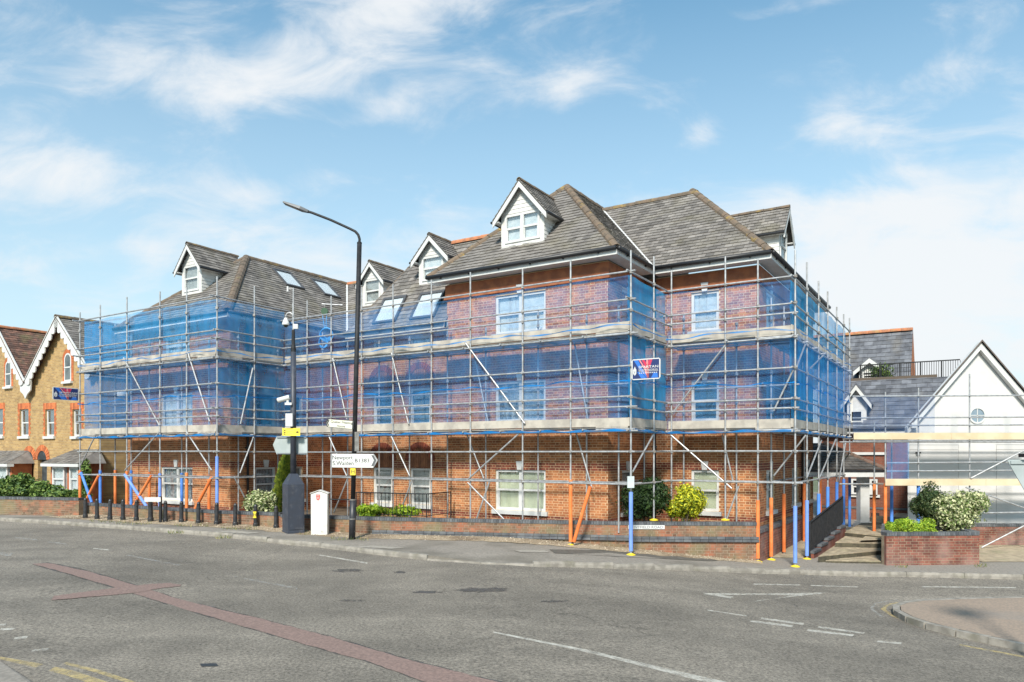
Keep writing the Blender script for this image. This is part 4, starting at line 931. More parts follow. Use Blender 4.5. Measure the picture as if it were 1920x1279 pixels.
for fi, p, q, m_ in [(1, (152, 886), (172, 942), BLUEF), (1, (163, 935), (185, 892), ORANGE), (1, (234, 890), (275, 950), BLUEFP), (1, (251, 947), (284, 892), ORANGE), (1, (366, 954), (397, 895), ORANGE), (3, (1076, 1016), (1107, 912), ORANGE)]: brace(fi, p, q, .06, sl=m_)
# netting: hung sheets with slack
def net(fi, z0, z1, mat, off, t0=None, t1=None, seed=0, amp=.03):   # hung just inside the uprights
    f = FACES[fi]; c0, c1 = ((.105, 0), (.105, -.105), (.105, .105), (-.105, -.105), (.105, .105), (-.105, -.105), (.105, 0))[fi]; t0 = f[2]+c0 if t0 is None else t0; t1 = f[3]+c1 if t1 is None else t1; nx = max(4, int((t1-t0)/.22)); nz = 12; mb = MB(); pts = []
    for j in range(nz+1):
        for i in range(nx+1):
            t = t0+(t1-t0)*i/nx; s = j/nz; w = amp*(math.sin(t*2.1+seed+s*2)*.5+math.sin(t*5.3+seed*2+s*4)*.35+math.sin(t*11+s*7)*.15)*(1-.6*s)
            z = z0+(z1-z0)*s-(.045*math.sin(math.pi*((t*.55+seed) % 1))*s)
            pts.append(fp(f, t, Z(z), off+w))
    mb.add(pts, [(j*(nx+1)+i, j*(nx+1)+i+1, (j+1)*(nx+1)+i+1, (j+1)*(nx+1)+i) for j in range(nz) for i in range(nx)])
    return mb.build('netting', mat, scf, smooth=True)
def hem(fi, z, h, amp, seed, mat=HEM):
    f = FACES[fi]; t0, t1 = f[2]-.05, f[3]+.05; n = max(6, int((t1-t0)/.12)); mb = MB(); A = []; B = []
    for i in range(n+1):
        t = t0+(t1-t0)*i/n; w = amp*(math.sin(t*1.7+seed)*.6+math.sin(t*4.1+seed*3)*.4); hh = h*(.65+.35*math.sin(t*6.3+seed)); A.append(fp(f, t, Z(z)+w, .085)); B.append(fp(f, t, Z(z)+w+hh, .09+.02*math.sin(t*5)))
    m = len(A); mb.add(A+B, [(i, i+1, m+i+1, m+i) for i in range(m-1)]); mb.build('netting_hem', mat, scf)
for fi in range(7):
    dbl = fi in (4, 6)
    net(fi, 3.15, 5.07 if fi < 3 else 4.69, {0: NET3, 1: NET3, 2: NET3, 4: NET2, 6: NET2}.get(fi, NET), -.105, seed=fi, amp=.035)
    net(fi, .56, 3.22, {0: NET3, 2: NET3, 4: NET2, 6: NET2}.get(fi, NET), -.106, seed=fi+3, amp=.035)
    hem(fi, 3.30, .05, .05, fi); hem(fi, 1.88, .05, .05, fi+2); hem(fi, .57, .075, .015, fi+5)
net(6, 1.0, 3.2, NET, .11, seed=9, amp=.08)
# end return of the scaffold on the far right
f8 = ('b', END, AS3-1.0, AS3, 1)

# ================================================================== yellow brick house on the left
BH = 17.85
hs = thing('yellow_brick_house', 'yellow stock brick Victorian house with two gables and scalloped white bargeboards at left', 'house', W(-38, BH, .2))
def ha(u): return on_b(u, BH)[0]
def hz(u, v): return on_b(u, BH, v)[1]
gA, gL = ha(118), ha(61); gR = 2*gA-gL; zE, zA = hz(61, 716), hz(118, 601)
g1A, g1R = ha(5), ha(55); g1L = 2*g1A-g1R; z1A = hz(5, 619)
hw = [(ha(u0), ha(u1), hz(u0, 818), hz(u0, 768)) for u0, u1 in ((-14, 6), (37, 54), (85, 102), (136, 153))]
gw = [(ha(104), ha(126), hz(104, 917), hz(104, 878))]
aL0, aR0 = g1L-.3, gR+.2
o = W(aL0, BH, 0); Ln = aR0-aL0
arch = [(ha(48), ha(63), .2, hz(56, 862)), (ha(71), ha(88), .2, hz(80, 862))]
holes = [(a-aL0, b-aL0, c, e) for a, b, c, e in hw+arch]
hwall = slab(o, E1, -E2, Ln, 0, zE, holes, depth=.2)
hwall.poly([W(gL, BH, zE), W(gR, BH, zE), W(gA, BH, zA)]); hwall.poly([W(g1L, BH, zE), W(g1R, BH, zE), W(g1A, BH, z1A)])
hwall.poly([W(gR+.2, BH, 0), W(gR+.2, BH+9, 0), W(gR+.2, BH+9, zE), W(gR+.2, BH, zE)])
hwall = hwall.build('wall', HOUSEB, hs)
for a, b, c, e in hw:
    sash_window(hs, o, E1, -E2, a-aL0, b-aL0, c, e, 1, 'dark', key=False, rec=.08, glass=GLASSD)
    q = MB()
    for i in range(12):
        zz = c+(e-c)*i/12; ww = .20 if i % 2 else .12
        for s, sg in ((a, -1), (b, 1)): q.box(W(s if sg > 0 else s-ww, BH-.012, zz+.003), E1*ww, E2*.011, UP*((e-c)/12-.006))
    k = 9
    for i in range(k):
        x0 = a-.2+(b-a+.4)*i/k; x1 = a-.2+(b-a+.4)*(i+1)/k; q.box(W(x0+.006, BH-.012, e+.005), E1*(x1-x0-.012), E2*.011, UP*.30)
    q.build('red_brick_dressing', REDARCH, hs, kind='stuff')
def arch_top(parent, c, z, r, mat, w=.22, off=.014, name='brick_arch'):
    vs = MB(); k = 13
    for i in range(k):
        t0, t1 = math.pi*i/k+.02, math.pi*(i+1)/k-.02
        vs.prism([W(c+q_*math.cos(t), BH-.002, z+q_*math.sin(t)) for q_, t in ((r, t0), (r+w, t0), (r+w, t1), (r, t1))], -E2*off)
    return vs.build(name, mat, parent, kind='stuff')
for a, b, c, e in arch:
    m_ = (a+b)/2; r = (b-a)/2
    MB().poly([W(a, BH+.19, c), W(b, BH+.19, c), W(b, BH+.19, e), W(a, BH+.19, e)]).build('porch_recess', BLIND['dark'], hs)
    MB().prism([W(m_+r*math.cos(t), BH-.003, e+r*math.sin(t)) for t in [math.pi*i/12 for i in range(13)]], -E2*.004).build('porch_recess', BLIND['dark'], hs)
    arch_top(hs, m_, e, r, REDARCH, .28, .03)
for uc, v0, v1 in ((16.5, 725, 677), (128, 715, 662)):      # arched attic windows
    c = ha(uc); z0, z1 = hz(uc, v0), hz(uc, v1); r = .30; zs = z1-r
    outl = [W(c-r, BH-.03, z0), W(c+r, BH-.03, z0)]+[W(c+r*math.cos(t), BH-.03, zs+r*math.sin(t)) for t in [math.pi*i/10 for i in range(11)]]
    f = MB(); f.prism(outl, E2*.029); f = f.build('window', WHITE, hs)
    inn = .075; pn = [W(c-r+inn, BH-.031, z0+inn), W(c+r-inn, BH-.031, z0+inn)]+[W(c+(r-inn)*math.cos(t), BH-.031, zs+(r-inn)*math.sin(t)) for t in [math.pi*i/10 for i in range(11)]]
    PANED = M('dark_glass', (.05, .06, .065), .08, (.12, .14, .14), 3); MB().prism(pn, -E2*.003).build('pane', PANED, f)
    MB().box(W(c-r, BH-.045, (z0+z1)/2-.04), E1*2*r, E2*.012, UP*.06).build('meeting_rail', WHITE, f)
    MB().box(W(c-r-.12, BH-.12, z0-.11), E1*(2*r+.24), E2*.119, UP*.108).build('window_sill', WHITE, f)
    arch_top(hs, c, zs, r, REDARCH, .2, .02)
    q = MB()
    for i in range(8):
        for s in (c-r-.17, c+r): q.box(W(s, BH-.014, z0+(zs-z0)*i/8+.004), E1*.17, E2*.013, UP*((zs-z0)/8-.008))
    q.build('red_brick_dressing', REDARCH, hs, kind='stuff')
def scallop(pa, pz, qa, qz, depth=.42, sc_=.42):    # bargeboard from eave (pa,pz) to apex (qa,qz)
    L = math.hypot(qa-pa, qz-pz); n = max(4, round(L/sc_)); pts = []
    ux, uz = (qa-pa)/L, (qz-pz)/L; nx, nz = (uz, -ux) if qa > pa else (-uz, ux)
    if nz > 0: nx, nz = -nx, -nz
    P = lambda s, k: W(pa+ux*s+nx*k, BH-.32, pz+uz*s+nz*k)
    top = [P(0, -.1), P(L, -.1)]; low = []
    for i in range(n):
        for t in (0, .2, .4, .6, .8):
            low.append(P(L*(1-(i+t)/n), depth*.55+depth*.45*math.sin(math.pi*t)))
    pts = top+low+[P(0, depth*.5)]
    mb = MB(); mb.prism(pts, E2*.05); return mb.build('bargeboard', WHITE, hs)
scallop(gL-.1, zE, gA, zA+.1); scallop(gR+.1, zE, gA, zA+.1); scallop(g1R+.1, zE, g1A, z1A+.1); scallop(g1L-.1, zE, g1A, z1A+.1)
mm = (gL+g1R)/2; MB().prism([W(mm-.55, BH-.26, zE+.1), W(mm-.5, BH-.26, zE-.45), W(mm-.2, BH-.26, zE-.62), W(mm, BH-.26, zE-.85), W(mm+.2, BH-.26, zE-.62), W(mm+.5, BH-.26, zE-.45), W(mm+.55, BH-.26, zE+.1)], E2*.06).build('pendant', WHITE, hs)
def hroof(pts, mat, w=.22, ex=.17):
    r = MB().poly(pts).build('roof', UNDER, hs); mb = MB(); slates(mb, pts, w=w, ex=ex, lift=.02); mb.build('roof_tiles', mat, r, kind='stuff')
hroof([W(g1R+.12, BH-.35, zE-.05), W(g1R+.12, BH+8, zE-.05), W(g1A, BH+8, z1A+.12), W(g1A, BH-.35, z1A+.12)], TILEB)
hroof([W(gR+.25, BH-.35, zE-.1), W(gR+.25, BH+8, zE-.1), W(gA, BH+8, zA+.12), W(gA, BH-.35, zA+.12)], SLATE)
MB().poly([W(gL-.1, BH+8, zE), W(gL-.1, BH-.35, zE), W(gA, BH-.35, zA+.11), W(gA, BH+8, zA+.11)]).build('roof', TILEB, hs)
ridge_tiles(hs, W(gA, BH-.35, zA+.17), W(gA, BH+8, zA+.17), RIDGE, r=.12); ridge_tiles(hs, W(g1A, BH-.35, z1A+.17), W(g1A, BH+8, z1A+.17), RIDGEO, r=.12)
for u0, u1, uw in ((92, 158, [(104, 126), (136, 152)]), (-45, 25, [(0, 19)])):      # ground floor bays with hipped slate roofs
    pr = .9; a0, a1 = on_b(u0, BH-pr)[0], on_b(u1, BH-pr)[0]; zt = hz((u0+u1)/2, 868); 
    M_by = M('red_bay_brick', (.42, .135, .05), .85, (.33, .10, .04), 5)
    by = MB().box(W(a0+.15, BH-pr, 0), E1*(a1-a0-.3), E2*pr, UP*zt).build('bay', M_by, hs)
    bo = W(a0, BH-pr-.004, 0)
    for x0, x1 in uw:
        s0, s1 = on_b(x0, BH-pr)[0]-a0, on_b(x1, BH-pr)[0]-a0
        MB().box(bo+E1*s0+UP*(hz(x0, 917))+E2*.001, E1*(s1-s0), -E2*.01, UP*(zt-.15-hz(x0, 917))).build('window_backing', BLIND['white'], by)
        sash_window(by, bo, E1, -E2, s0, s1, hz(x0, 917), zt-.15, 1, 'white', sill=True, key=False, rec=-.14)
    R0 = [W(a0-.1, BH-pr-.3, zt), W(a1+.1, BH-pr-.3, zt), W(a1-.45, BH, zt+.62), W(a0+.45, BH, zt+.62)]
    rb = MB().poly(R0).build('roof', UNDER, hs); mb = MB(); slates(mb, R0, w=.22, ex=.16); mb.build('slates', SLATE, rb, kind='stuff')
    MB().poly([R0[1], W(a1+.1, BH, zt), R0[2]]).build('roof', SLATE, hs); MB().box(W(a0-.1, BH-pr-.32, zt-.14), E1*(a1-a0+.2), E2*.3, UP*.13).build('fascia', WHITE, hs)
# garden wall and hedge in front
gw_ = thing('garden_wall', 'low brown brick garden wall under the hedge of the yellow house', 'wall', on_g(80, 968))
p0, p1 = on_g(-120, 962), on_g(148, 968); low_wall(gw_, V((p0.x, p0.y, 0)), V((p1.x, p1.y, 0)), .98, .2, BRICKOLD, MORTAROLD)

# ================================================================== rear brick range with slate roof (behind the path on the right)
rb_ = thing('rear_brick_range', 'dark red brick range with grey slate roof, dormers and roof terrace railing behind the path', 'building', W(-2, 37, -.2))
BB = 37.0
def ra(u, b=BB): return on_b(u, b)[0]
def rz(u, v, b=BB): return on_b(u, b, v)[1]
a0, a1 = ra(1535), ra(1790); ze = rz(1640, 803, 36.6)
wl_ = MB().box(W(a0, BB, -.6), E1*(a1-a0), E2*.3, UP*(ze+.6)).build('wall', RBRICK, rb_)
MB().box(W(a0, 36.6, ze-.22), E1*(a1-a0), E2*.4, UP*.2).build('fascia', WHITE, rb_)
MB().tube(W(a0, 36.53, ze-.02), W(a1, 36.53, ze-.02), .06).build('gutter', BLACKP, rb_)
zt = rz(1660, 712, 38.4)
def rroof(pts, nm='roof', w=.42, ex=.26):
    r = MB().poly(pts).build(nm, UNDER, rb_); mb = MB(); slates(mb, pts, w=w, ex=ex); mb.build('slates', SLATEF, r, kind='stuff')
rroof([W(a0, 36.6, ze), W(a1, 36.6, ze), W(a1, 38.4, zt), W(a0, 38.4, zt)])
MB().box(W(a0, 38.38, zt-.05), E1*(ra(1757, 38.4)-a0), E2*.22, UP*.18).build('parapet_capping', M('brown_capping', (.10, .075, .055), .8), rb_)
MB().box(W(a0, 38.6, zt-.2), E1*(a1-a0), E2*4.2, UP*.15).build('terrace_roof', UNDER, rb_)
b2 = 40.5; zb2, zt2 = zt-.1, rz(1650, 624, b2+1.8); aR = ra(1712, b2+1.8)
rroof([W(a0-2, b2, zb2), W(aR, b2, zb2), W(aR, b2+1.8, zt2), W(a0-2, b2+1.8, zt2)])
MB().poly([W(aR, b2, zb2), W(aR, b2+4, zb2), W(aR, b2+1.8, zt2)]).build('gable_wall', M('orange_gable_brick', (.42, .14, .05), .85), rb_)
ridge_tiles(rb_, W(a0-2, b2+1.8, zt2+.06), W(aR, b2+1.8, zt2+.06), RIDGEO, r=.14, L=.5)
MB().box(W(aR+.01, b2-.1, zb2), E1*.06, E2*.12, UP*.01).build('verge', BLACKP, rb_)
def mini_dormer(u0, u1, v0, v1, va, b, wv=None):
    x0, x1 = ra(u0, b), ra(u1, b); z0, z1, zp = rz(u0, v1, b), rz(u0, v0, b), rz((u0+u1)/2, va, b)
    c = (x0+x1)/2; h = (x1-x0)/2
    mb = MB(); mb.prism([W(x0+.12, b, z0), W(x1-.12, b, z0), W(x1-.12, b, z1), W(c, b, zp-.12), W(x0+.12, b, z1)], E2*1.6); D = mb.build('dormer', WHITEB, rb_)
    for sg in (1, -1):
        P = [W(c+sg*(h+.12), b-.25, z1-.1), W(c+sg*(h+.12), b+1.7, z1-.1), W(c, b+1.7, zp), W(c, b-.25, zp)]; MB().prism(P, UP*.07).build('dormer_roof', SLATEF, D)
        MB().prism([W(c+sg*(h+.12), b-.24, z1-.1), W(c+sg*(h+.12), b-.24, z1-.3), W(c, b-.24, zp-.24), W(c, b-.24, zp-.02)], -E2*.04).build('barge_board', WHITE, D)
    if wv:
        bo = W(x0, b-.1, 0); MB().box(bo+E1*.3+UP*rz(u0, wv[1], b)+E2*.09, E1*(2*h-.6), -E2*.005, UP*(rz(u0, wv[0], b)-rz(u0, wv[1], b))).build('window_backing', BLIND['dark'], D)
        sash_window(D, bo, E1, -E2, .25, 2*h-.25, rz(u0, wv[1], b), rz(u0, wv[0], b), 1, 'dark', sill=False, key=False, rec=0)
mini_dormer(1583, 1630, 757, 816, 722, 36.9, (770, 812)); mini_dormer(1606, 1657, 694, 714, 672, 40.2, (698, 712))
rl = MB(); x0, x1 = ra(1612, 39.2), ra(1800, 39.2); zr0, zr1 = zt-.05, rz(1700, 681, 39.2); k = 44
rail_ = MB().box(W(x0, 39.2, zr1), E1*(x1-x0), E2*.05, UP*.05).build('terrace_rail', BLACKM, rb_)
for i in range(k+1):
    w = .022 if i % 9 else .06; ubox('baluster', rail_, W(x0+(x1-x0)*i/k, 39.2, zr0), E1*w, E2*w, UP*(zr1-zr0), BLACKM)
rs = MB(); foliage(rs, W(ra(1650, 39.6), 39.6, zt+.5), .7, .5, .55, 260, .11, 6, 3); rs.build('foliage', LEAFG, rb_, kind='stuff')
# windows, string course and small vents of the range
bo = W(a0, BB-.004, 0)
for u0, u1 in ((1597, 1632), (1632, 1646)):
    s0, s1 = ra(u0)-a0, ra(u1)-a0; MB().box(bo+E1*s0+UP*rz(1620, 927), E1*(s1-s0), -E2*.012, UP*(rz(1620, 898)-rz(1620, 927))).build('window_backing', BLIND['dark'], rb_); sash_window(rb_, bo, E1, -E2, s0, s1, rz(1620, 927), rz(1620, 898), 1, 'dark', key=False, rec=-.16)
MB().box(W(a0, BB-.08, rz(1640, 853)), E1*(ra(1662)-a0), E2*.079, UP*.12).build('stone_lintel', WHITE, rb_)
MB().box(W(a0, BB-.03, rz(1640, 955)), E1*(a1-a0), E2*.029, UP*.1).build('blue_brick_band', BLUEBRICK, rb_)
ubox('air_vent', rb_, W(ra(1634), BB-.03, rz(1634, 973)), E1*.32, E2*.029, UP*.28, BLACKM)

# entrance porch
pc = thing('entrance_porch', 'porch with hipped slate roof on a white square column beside the ramp', 'porch', (13.2, 27.7, -.2))
PY = 27.7; cx = at(1622, 985, PY); gl = -.22
col = MB(); col.box(V((cx.x-.17, PY, gl)), V((.34, 0, 0)), V((0, .34, 0)), V((0, 0, HC-.82-gl))); col.box(V((cx.x-.26, PY-.09, gl)), V((.52, 0, 0)), V((0, .52, 0)), V((0, 0, .16))); col.box(V((cx.x-.22, PY-.05, gl+.16)), V((.44, 0, 0)), V((0, .44, 0)), V((0, 0, .08)))
col.build('column', WHITE, pc)
zt = HC-.80; e0 = at(1648, 893, PY-.3)
p_ = [V((e0.x, PY-.45, zt)), ]; x0 = cx.x-3.2; x1 = cx.x+.55
MB().box(V((x0, PY-.47, zt-.08)), V((x1-x0-.06, 0, 0)), V((0, .55, 0)), V((0, 0, .19))).build('fascia', WHITE, pc)
zr = zt+.2; P = [V((x0, PY-.5, zr)), V((x1, PY-.5, zr)), V((x1-1.5, PY+1.4, zr+1.0)), V((x0, PY+1.4, zr+1.0))]
r = MB().poly(P).build('roof', UNDER, pc); mb = MB(); slates(mb, P, w=.3, ex=.2); mb.build('slates', M('mossy_dark_slate', (.10, .09, .08), .7, (.06, .055, .05), 4, island=.3, mottle=.5, mcol=(.13, .12, .06)), r, kind='stuff')
MB().poly([P[1], V((x1, PY+3.3, zr)), V((x1-1.5, PY+1.4, zr+1.0))]).build('roof', SLATE, pc)
ridge_tiles(pc, P[1]+UP*.04, P[2]+UP*.04, M('brown_hip_tile', (.16, .095, .07), .85, (.11, .07, .05), 5), r=.1)
MB().box(V((x0, PY-.5, zr-.09)), V((x1-x0, 0, 0)), V((0, .06, 0)), V((0, 0, .085))).build('gutter', BLACKP, pc)

# ================================================================== white gabled building on the right
wb = thing('white_gable_building', 'white rendered gabled building with a small round window at right edge', 'building', (16, 25, -.5))
YW = 25.0
def wx(u): return (u-960)/FPX*YW
def wz(v): return HC-(v-850)/FPX*YW
xl, xa = wx(1702), wx(1832); xr = 2*xa-xl; ze, za = wz(795), wz(650)
wm = MB(); wm.prism([V((xl, YW, wz(982))), V((xr+3, YW, wz(982))), V((xr+3, YW, ze)), V((xr, YW, ze)), V((xa, YW, za)), V((xl, YW, ze))], E2*7); wm.build('wall', RENDERW, wb)
for sg, xe in ((-1, xl-.12), (1, xr+.12)):
    m = (za-ze)/(xa-xl); zz = za-abs(xe-xa)*m
    MB().prism([V((xe, YW-.28, zz+.02)), V((xa, YW-.28, za+.14)), V((xa, YW-.28, za+.205)), V((xe, YW-.28, zz+.085))], E2*7.3).build('roof', M('brown_roof_tile', (.13, .10, .085), .85, (.09, .075, .065), 6), wb)
    MB().prism([V((xe, YW-.2, zz+.015)), V((xa, YW-.2, za+.135)), V((xa, YW-.2, za-.13)), V((xe, YW-.2, zz-.25))], V((0, .17, 0))).build('barge_board', WHITE, wb)
    k = 0
    for i in range(k):        # verge tiles
        t = (i+.5)/k; c = V((xe+(xa-xe)*t, YW-.3, zz+(za+.2-zz)*t+.1)); ubox('verge_tile', wb, c-V((.05, 0, .075)), V((.10, 0, 0)), V((0, .25, 0)), V((0, 0, .04)), MATS['brown_roof_tile'])
xc, zc = xa, wz(779); rr_ = .235
ring = MB(); k = 24
for i in range(k):
    t0, t1 = 2*math.pi*i/k, 2*math.pi*(i+1)/k
    ring.prism([V((xc+q*math.cos(t), YW-.001, zc+q*math.sin(t))) for q, t in ((rr_, t0), (rr_+.055, t0), (rr_+.055, t1), (rr_, t1))], V((0, -.035, 0)))
rw = ring.build('round_window', WHITE, wb)
MB().prism([V((xc+rr_*math.cos(2*math.pi*i/k), YW-.002, zc+rr_*math.sin(2*math.pi*i/k))) for i in range(k)], V((0, -.006, 0))).build('pane', M('grey_blue_pane', (.16, .22, .27), .1, (.22, .28, .33), 5), rw)
for hx, hz_ in ((.012, rr_), (rr_, .012)): MB().box(V((xc-hx, YW-.026, zc-hz_)), V((2*hx, 0, 0)), V((0, .018, 0)), V((0, 0, 2*hz_))).build('glazing_bar', WHITE, rw)
GROOVE = M('grey_panel_joint', (.36, .36, .35), .8)
for u0, u1, v in ((1704, 1798, 834.5), (1704, 1796, 843.5), (1867, 1960, 834), (1867, 1960, 843)): ubox('panel_joint', wb, V((wx(u0), YW-.008, wz(v))), V((wx(u1)-wx(u0), 0, 0)), V((0, .007, 0)), V((0, 0, .014)), GROOVE)
for u in (1797, 1868): ubox('panel_joint', wb, V((wx(u), YW-.008, wz(981))), V((.012, 0, 0)), V((0, .007, 0)), V((0, 0, wz(835)-wz(981))), GROOVE)
MB().cbox(V((wx(1720), YW-.06, wz(849))), V((.14, 0, 0)), V((0, .1, 0)), V((0, 0, .05))).build('outside_lamp', BLACKM, wb)
MB().box(V((xl-.02, YW-.28, wz(803))), V((.25, 0, 0)), V((0, .25, 0)), V((0, 0, .18))).build('kneeler', WHITE, wb)
plw = thing('plinth_wall', 'dark red brick retaining wall with black coping under the white building', 'wall', (17, 24.3, -.8))
low_wall(plw, V((wx(1700), 24.4, 0)), V((wx(2150), 24.2, 0)), .26, -1.2, BRICKRED, MORTAROLD)
dv = MB().poly([V((13.2, 20.6, -.44)), V((40, 20.6, -.44)), V((40, 24.3, -.44)), V((13.6, 24.3, -.44))]); tag(dv.build('driveway', PAVER), kind='structure')

# scaffold of the white building
s2 = thing('side_scaffold', 'low steel scaffold with pale timber boards in front of the white gabled building', 'scaffold', (15, 23.6, -.4))
YS = 23.6
def sx(u): return (u-960)/FPX*YS
def sz(v): return HC-(v-850)/FPX*YS
for u, top, sl in ((1660, 735, ORANGE), (1722, 727, BLUEF), (1818, 701, None), (1925, 701, None)):
    o = pole('upright_pole', s2, V((sx(u), YS, -.5)), V((sx(u), YS, sz(top))))
    if sl is not None: sleeve(o, V((sx(u), YS, 0)), -.35, sz(906), sl)
for u, top, sl in ((1668, 790, ORANGE), (1702, 820, BLUEF)):
    o = pole('upright_pole', s2, V((sx(u), YS+1.0, -.5)), V((sx(u), YS+1.0, sz(top)))); sleeve(o, V((sx(u), YS+1.0, 0)), -.35, sz(908), sl)
for v in (743, 783.5, 798, 827, 867.5, 883, 909, 961): pole('horizontal_pole', s2, V((sx(1597 if v < 830 else (1661 if v < 950 else 1842)), YS-.05, sz(v)-.01)), V((sx(2000), YS-.05, sz(v)+.03)), r=.0242)
for v in (828, 910): pole('horizontal_pole', s2, V((sx(1600), YS+1.0, sz(v))), V((sx(2000), YS+1.0, sz(v))))
for v, us in ((826, (1598, 1780, 1960)), (912, (1657, 1845, 2000))):
    for a, b in zip(us, us[1:]):
        ubox('toe_board', s2, V((sx(a)+.003, YS-.10, sz(v)+.03)), V((sx(b)-sx(a)-.006, 0, 0)), V((0, .036, 0)), UP*.215, BOARDNEW)
        for r_ in range(3): ubox('deck_board', s2, V((sx(a)+.003, YS+r_*.232, sz(v)+.045)), V((sx(b)-sx(a)-.006, 0, 0)), V((0, .225, 0)), UP*.036, BOARD)
for p, q in (((1820, 897), (1925, 842)), ((1811, 914), (1925, 954)), ((1840, 1027), (1930, 981))): pole('diagonal_pole', s2, at(*p, YS-.12), at(*q, YS-.12))
mb = MB(); nx = 10
mb.poly([V((sx(1660), YS-.08, sz(900))), V((sx(1702), YS-.08, sz(900))), V((sx(1702), YS-.08, sz(830))), V((sx(1660), YS-.08, sz(830)))]); mb.build('netting', NET, s2)
mb = MB(); mb.poly([V((sx(1597), YS-.08, sz(826))), V((sx(1750), YS-.08, sz(826))), V((sx(1750), YS-.08, sz(744))), V((sx(1597), YS-.08, sz(744)))]); mb.build('netting', M_net('thin_netting', (.08, .20, .45), .2), s2)

# ================================================================== ramp, steps, railing, planter
def path_pt(u, v, z): Y = (HC-z)*FPX/(v-850); return V(((u-960)/FPX*Y, Y, z))
rp = [path_pt(1437, 1042, -.35), path_pt(1520, 1046, -.43), W(-2.9, 31, -.22), W(-4.9, 31, -.22)]
tag(MB().poly([V((p.x, p.y, (gz(p.x)+.006) if i_ < 2 else p.z)) for i_, p in enumerate(rp)]).build('ramp', PAVER), kind='structure')
stp = thing('entrance_steps', 'shallow buff block steps rising to the porch between railing and planter', 'steps', path_pt(1600, 1050, -.43))
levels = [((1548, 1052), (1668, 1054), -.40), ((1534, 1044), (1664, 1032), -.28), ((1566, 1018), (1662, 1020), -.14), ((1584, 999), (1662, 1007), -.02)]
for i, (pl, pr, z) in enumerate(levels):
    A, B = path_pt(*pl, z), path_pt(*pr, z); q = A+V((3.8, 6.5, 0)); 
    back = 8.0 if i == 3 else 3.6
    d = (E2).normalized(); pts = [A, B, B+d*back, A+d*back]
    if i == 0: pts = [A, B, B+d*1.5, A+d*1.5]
    o = MB().prism(pts, -UP*.5).build('step', M('step_edge', (.055, .047, .032), .9, (.09, .078, .05), 8), stp)  # very dark risers: shade as well as dirt is put into this colour
    sb = MB(); wdt = (B-A).length; ax = (B-A).normalized(); nb = int(wdt/.21)
    for r_ in range(int(min(back, 3.0)/.11)):
        for k in range(nb):
            c = A+ax*(k*.21+(.105 if r_ % 2 else 0))+d*(r_*.11+.01); sb.box(c+UP*.0, ax*.2, d*.1, UP*(.012+RND.uniform(0, .004)))
    sb.build('block_pavers', PAVER, o, kind='stuff')
tag(MB().poly([W(-3.0, 24.6, -.06), V((13.0, 22.9, -.06)), V((13.45, 25.0, -.06)), V((18, 31, -.06)), W(-3.0, 37, -.06)]).build('forecourt', PAVER), kind='structure')
# stepped dwarf wall with black railing beside the ramp
rlg = thing('ramp_railing', 'black bar railing on a stepped dwarf brick wall beside the ramp', 'railing', path_pt(1525, 1042, -.4))
P0, P1 = path_pt(1526, 1046, -.42), path_pt(1586, 1000, -.12); P1 = V((P1.x, P1.y, -.12)); d = V((P1.x-P0.x, P1.y-P0.y, 0)); L_ = d.length; d.normalize(); n = V((d.y, -d.x, 0))
for i in range(5):
    a = P0+d*(L_*i/5); z = -.30+.10*i
    MB().box(V((a.x, a.y, -.6)), d*(L_/5), -n*.22, UP*(z+.6)).build('wall', BRICKRED, rlg); MB().box(V((a.x, a.y, z+.002))+n*.02-d*.02, d*(L_/5-.01), -n*.26, UP*.07).build('coping', BLUEBRICK, rlg)
zb0, zb1 = -.12, .36
topA, topB = V((P0.x, P0.y, .60)), V((P1.x, P1.y, 1.12))
off = -n*.11
MB().tube(topA+off, topB+off, .028).build('handrail', BLACKM, rlg); MB().tube(V((P0.x, P0.y, -.22))+off, V((P1.x, P1.y, .24))+off, .016).build('bottom_rail', BLACKM, rlg)
k = 38
for i in range(k+1):
    t = i/k; a = P0+(P1-P0)*t; r_ = .028 if i in (0, k) else .014; pole('baluster', rlg, V((a.x, a.y, -.22+.46*t))+off, V((a.x, a.y, .60+.52*t))+off, BLACKM, r_)
pole('post', rlg, V((P0.x, P0.y, -.45))+off, topA+off, BLACKM, .03)
# planter
plt = thing('brick_planter', 'raised salt-stained red brick planter with black coping at the road corner', 'planter', (11, 20, -.45))
A, B = at(1664, 1060, 20.0), at(1838, 1062, 20.1); low_wall(plt, V((A.x-.03, 20.0, 0)), V((B.x, 20.15, 0)), .44, -.5, BRICKRED, MORTAROLD)
low_wall(plt, V((A.x+1.18, 22.6, 0)), V((A.x-.03, 20.25, 0)), .44, -.5, BRICKRED, MORTAROLD); low_wall(plt, V((B.x, 20.15, 0)), V((B.x+.5, 22.8, 0)), .46, -.5, BRICKRED, MORTAROLD)
MB().poly([V((A.x, 20.2, .36)), V((B.x-.1, 20.3, .36)), V((B.x+.2, 22.8, .36)), V((A.x+1.1, 22.6, .36))]).build('soil', SOIL, plt)
MB().box(V((A.x-.036, 19.99, -.5)), V((.004, 0, 0)), V((0, .26, 0)), V((0, 0, .84))).build('end_brickwork', BRICKRED, plt)
# garden soil behind the low wall
gs = [V((p.x+.1, p.y+.15, .42)) for p in wl]; gk = [W(-27.6, BW_, .42), W(AW, BW_, .42), W(AW, BL_, .42), W(-18.45, BL_, .42), W(-18.45, BM, .42), W(-14.45, BM, .42), W(-14.45, BF, .42), W(AF, BF, .42), W(AF, BR, .42), W(AR, BR, .42)]
tag(MB().poly(gs+gk[::-1]).build('garden_bed', SOIL), kind='structure')
# ================================================================== street furniture
def copy_tree(o, parent=None):
    c = o.copy(); COL.objects.link(c); c.parent = parent; WM[c] = WM[o]
    for ch in list(o.children): copy_tree(ch, c)
    return c
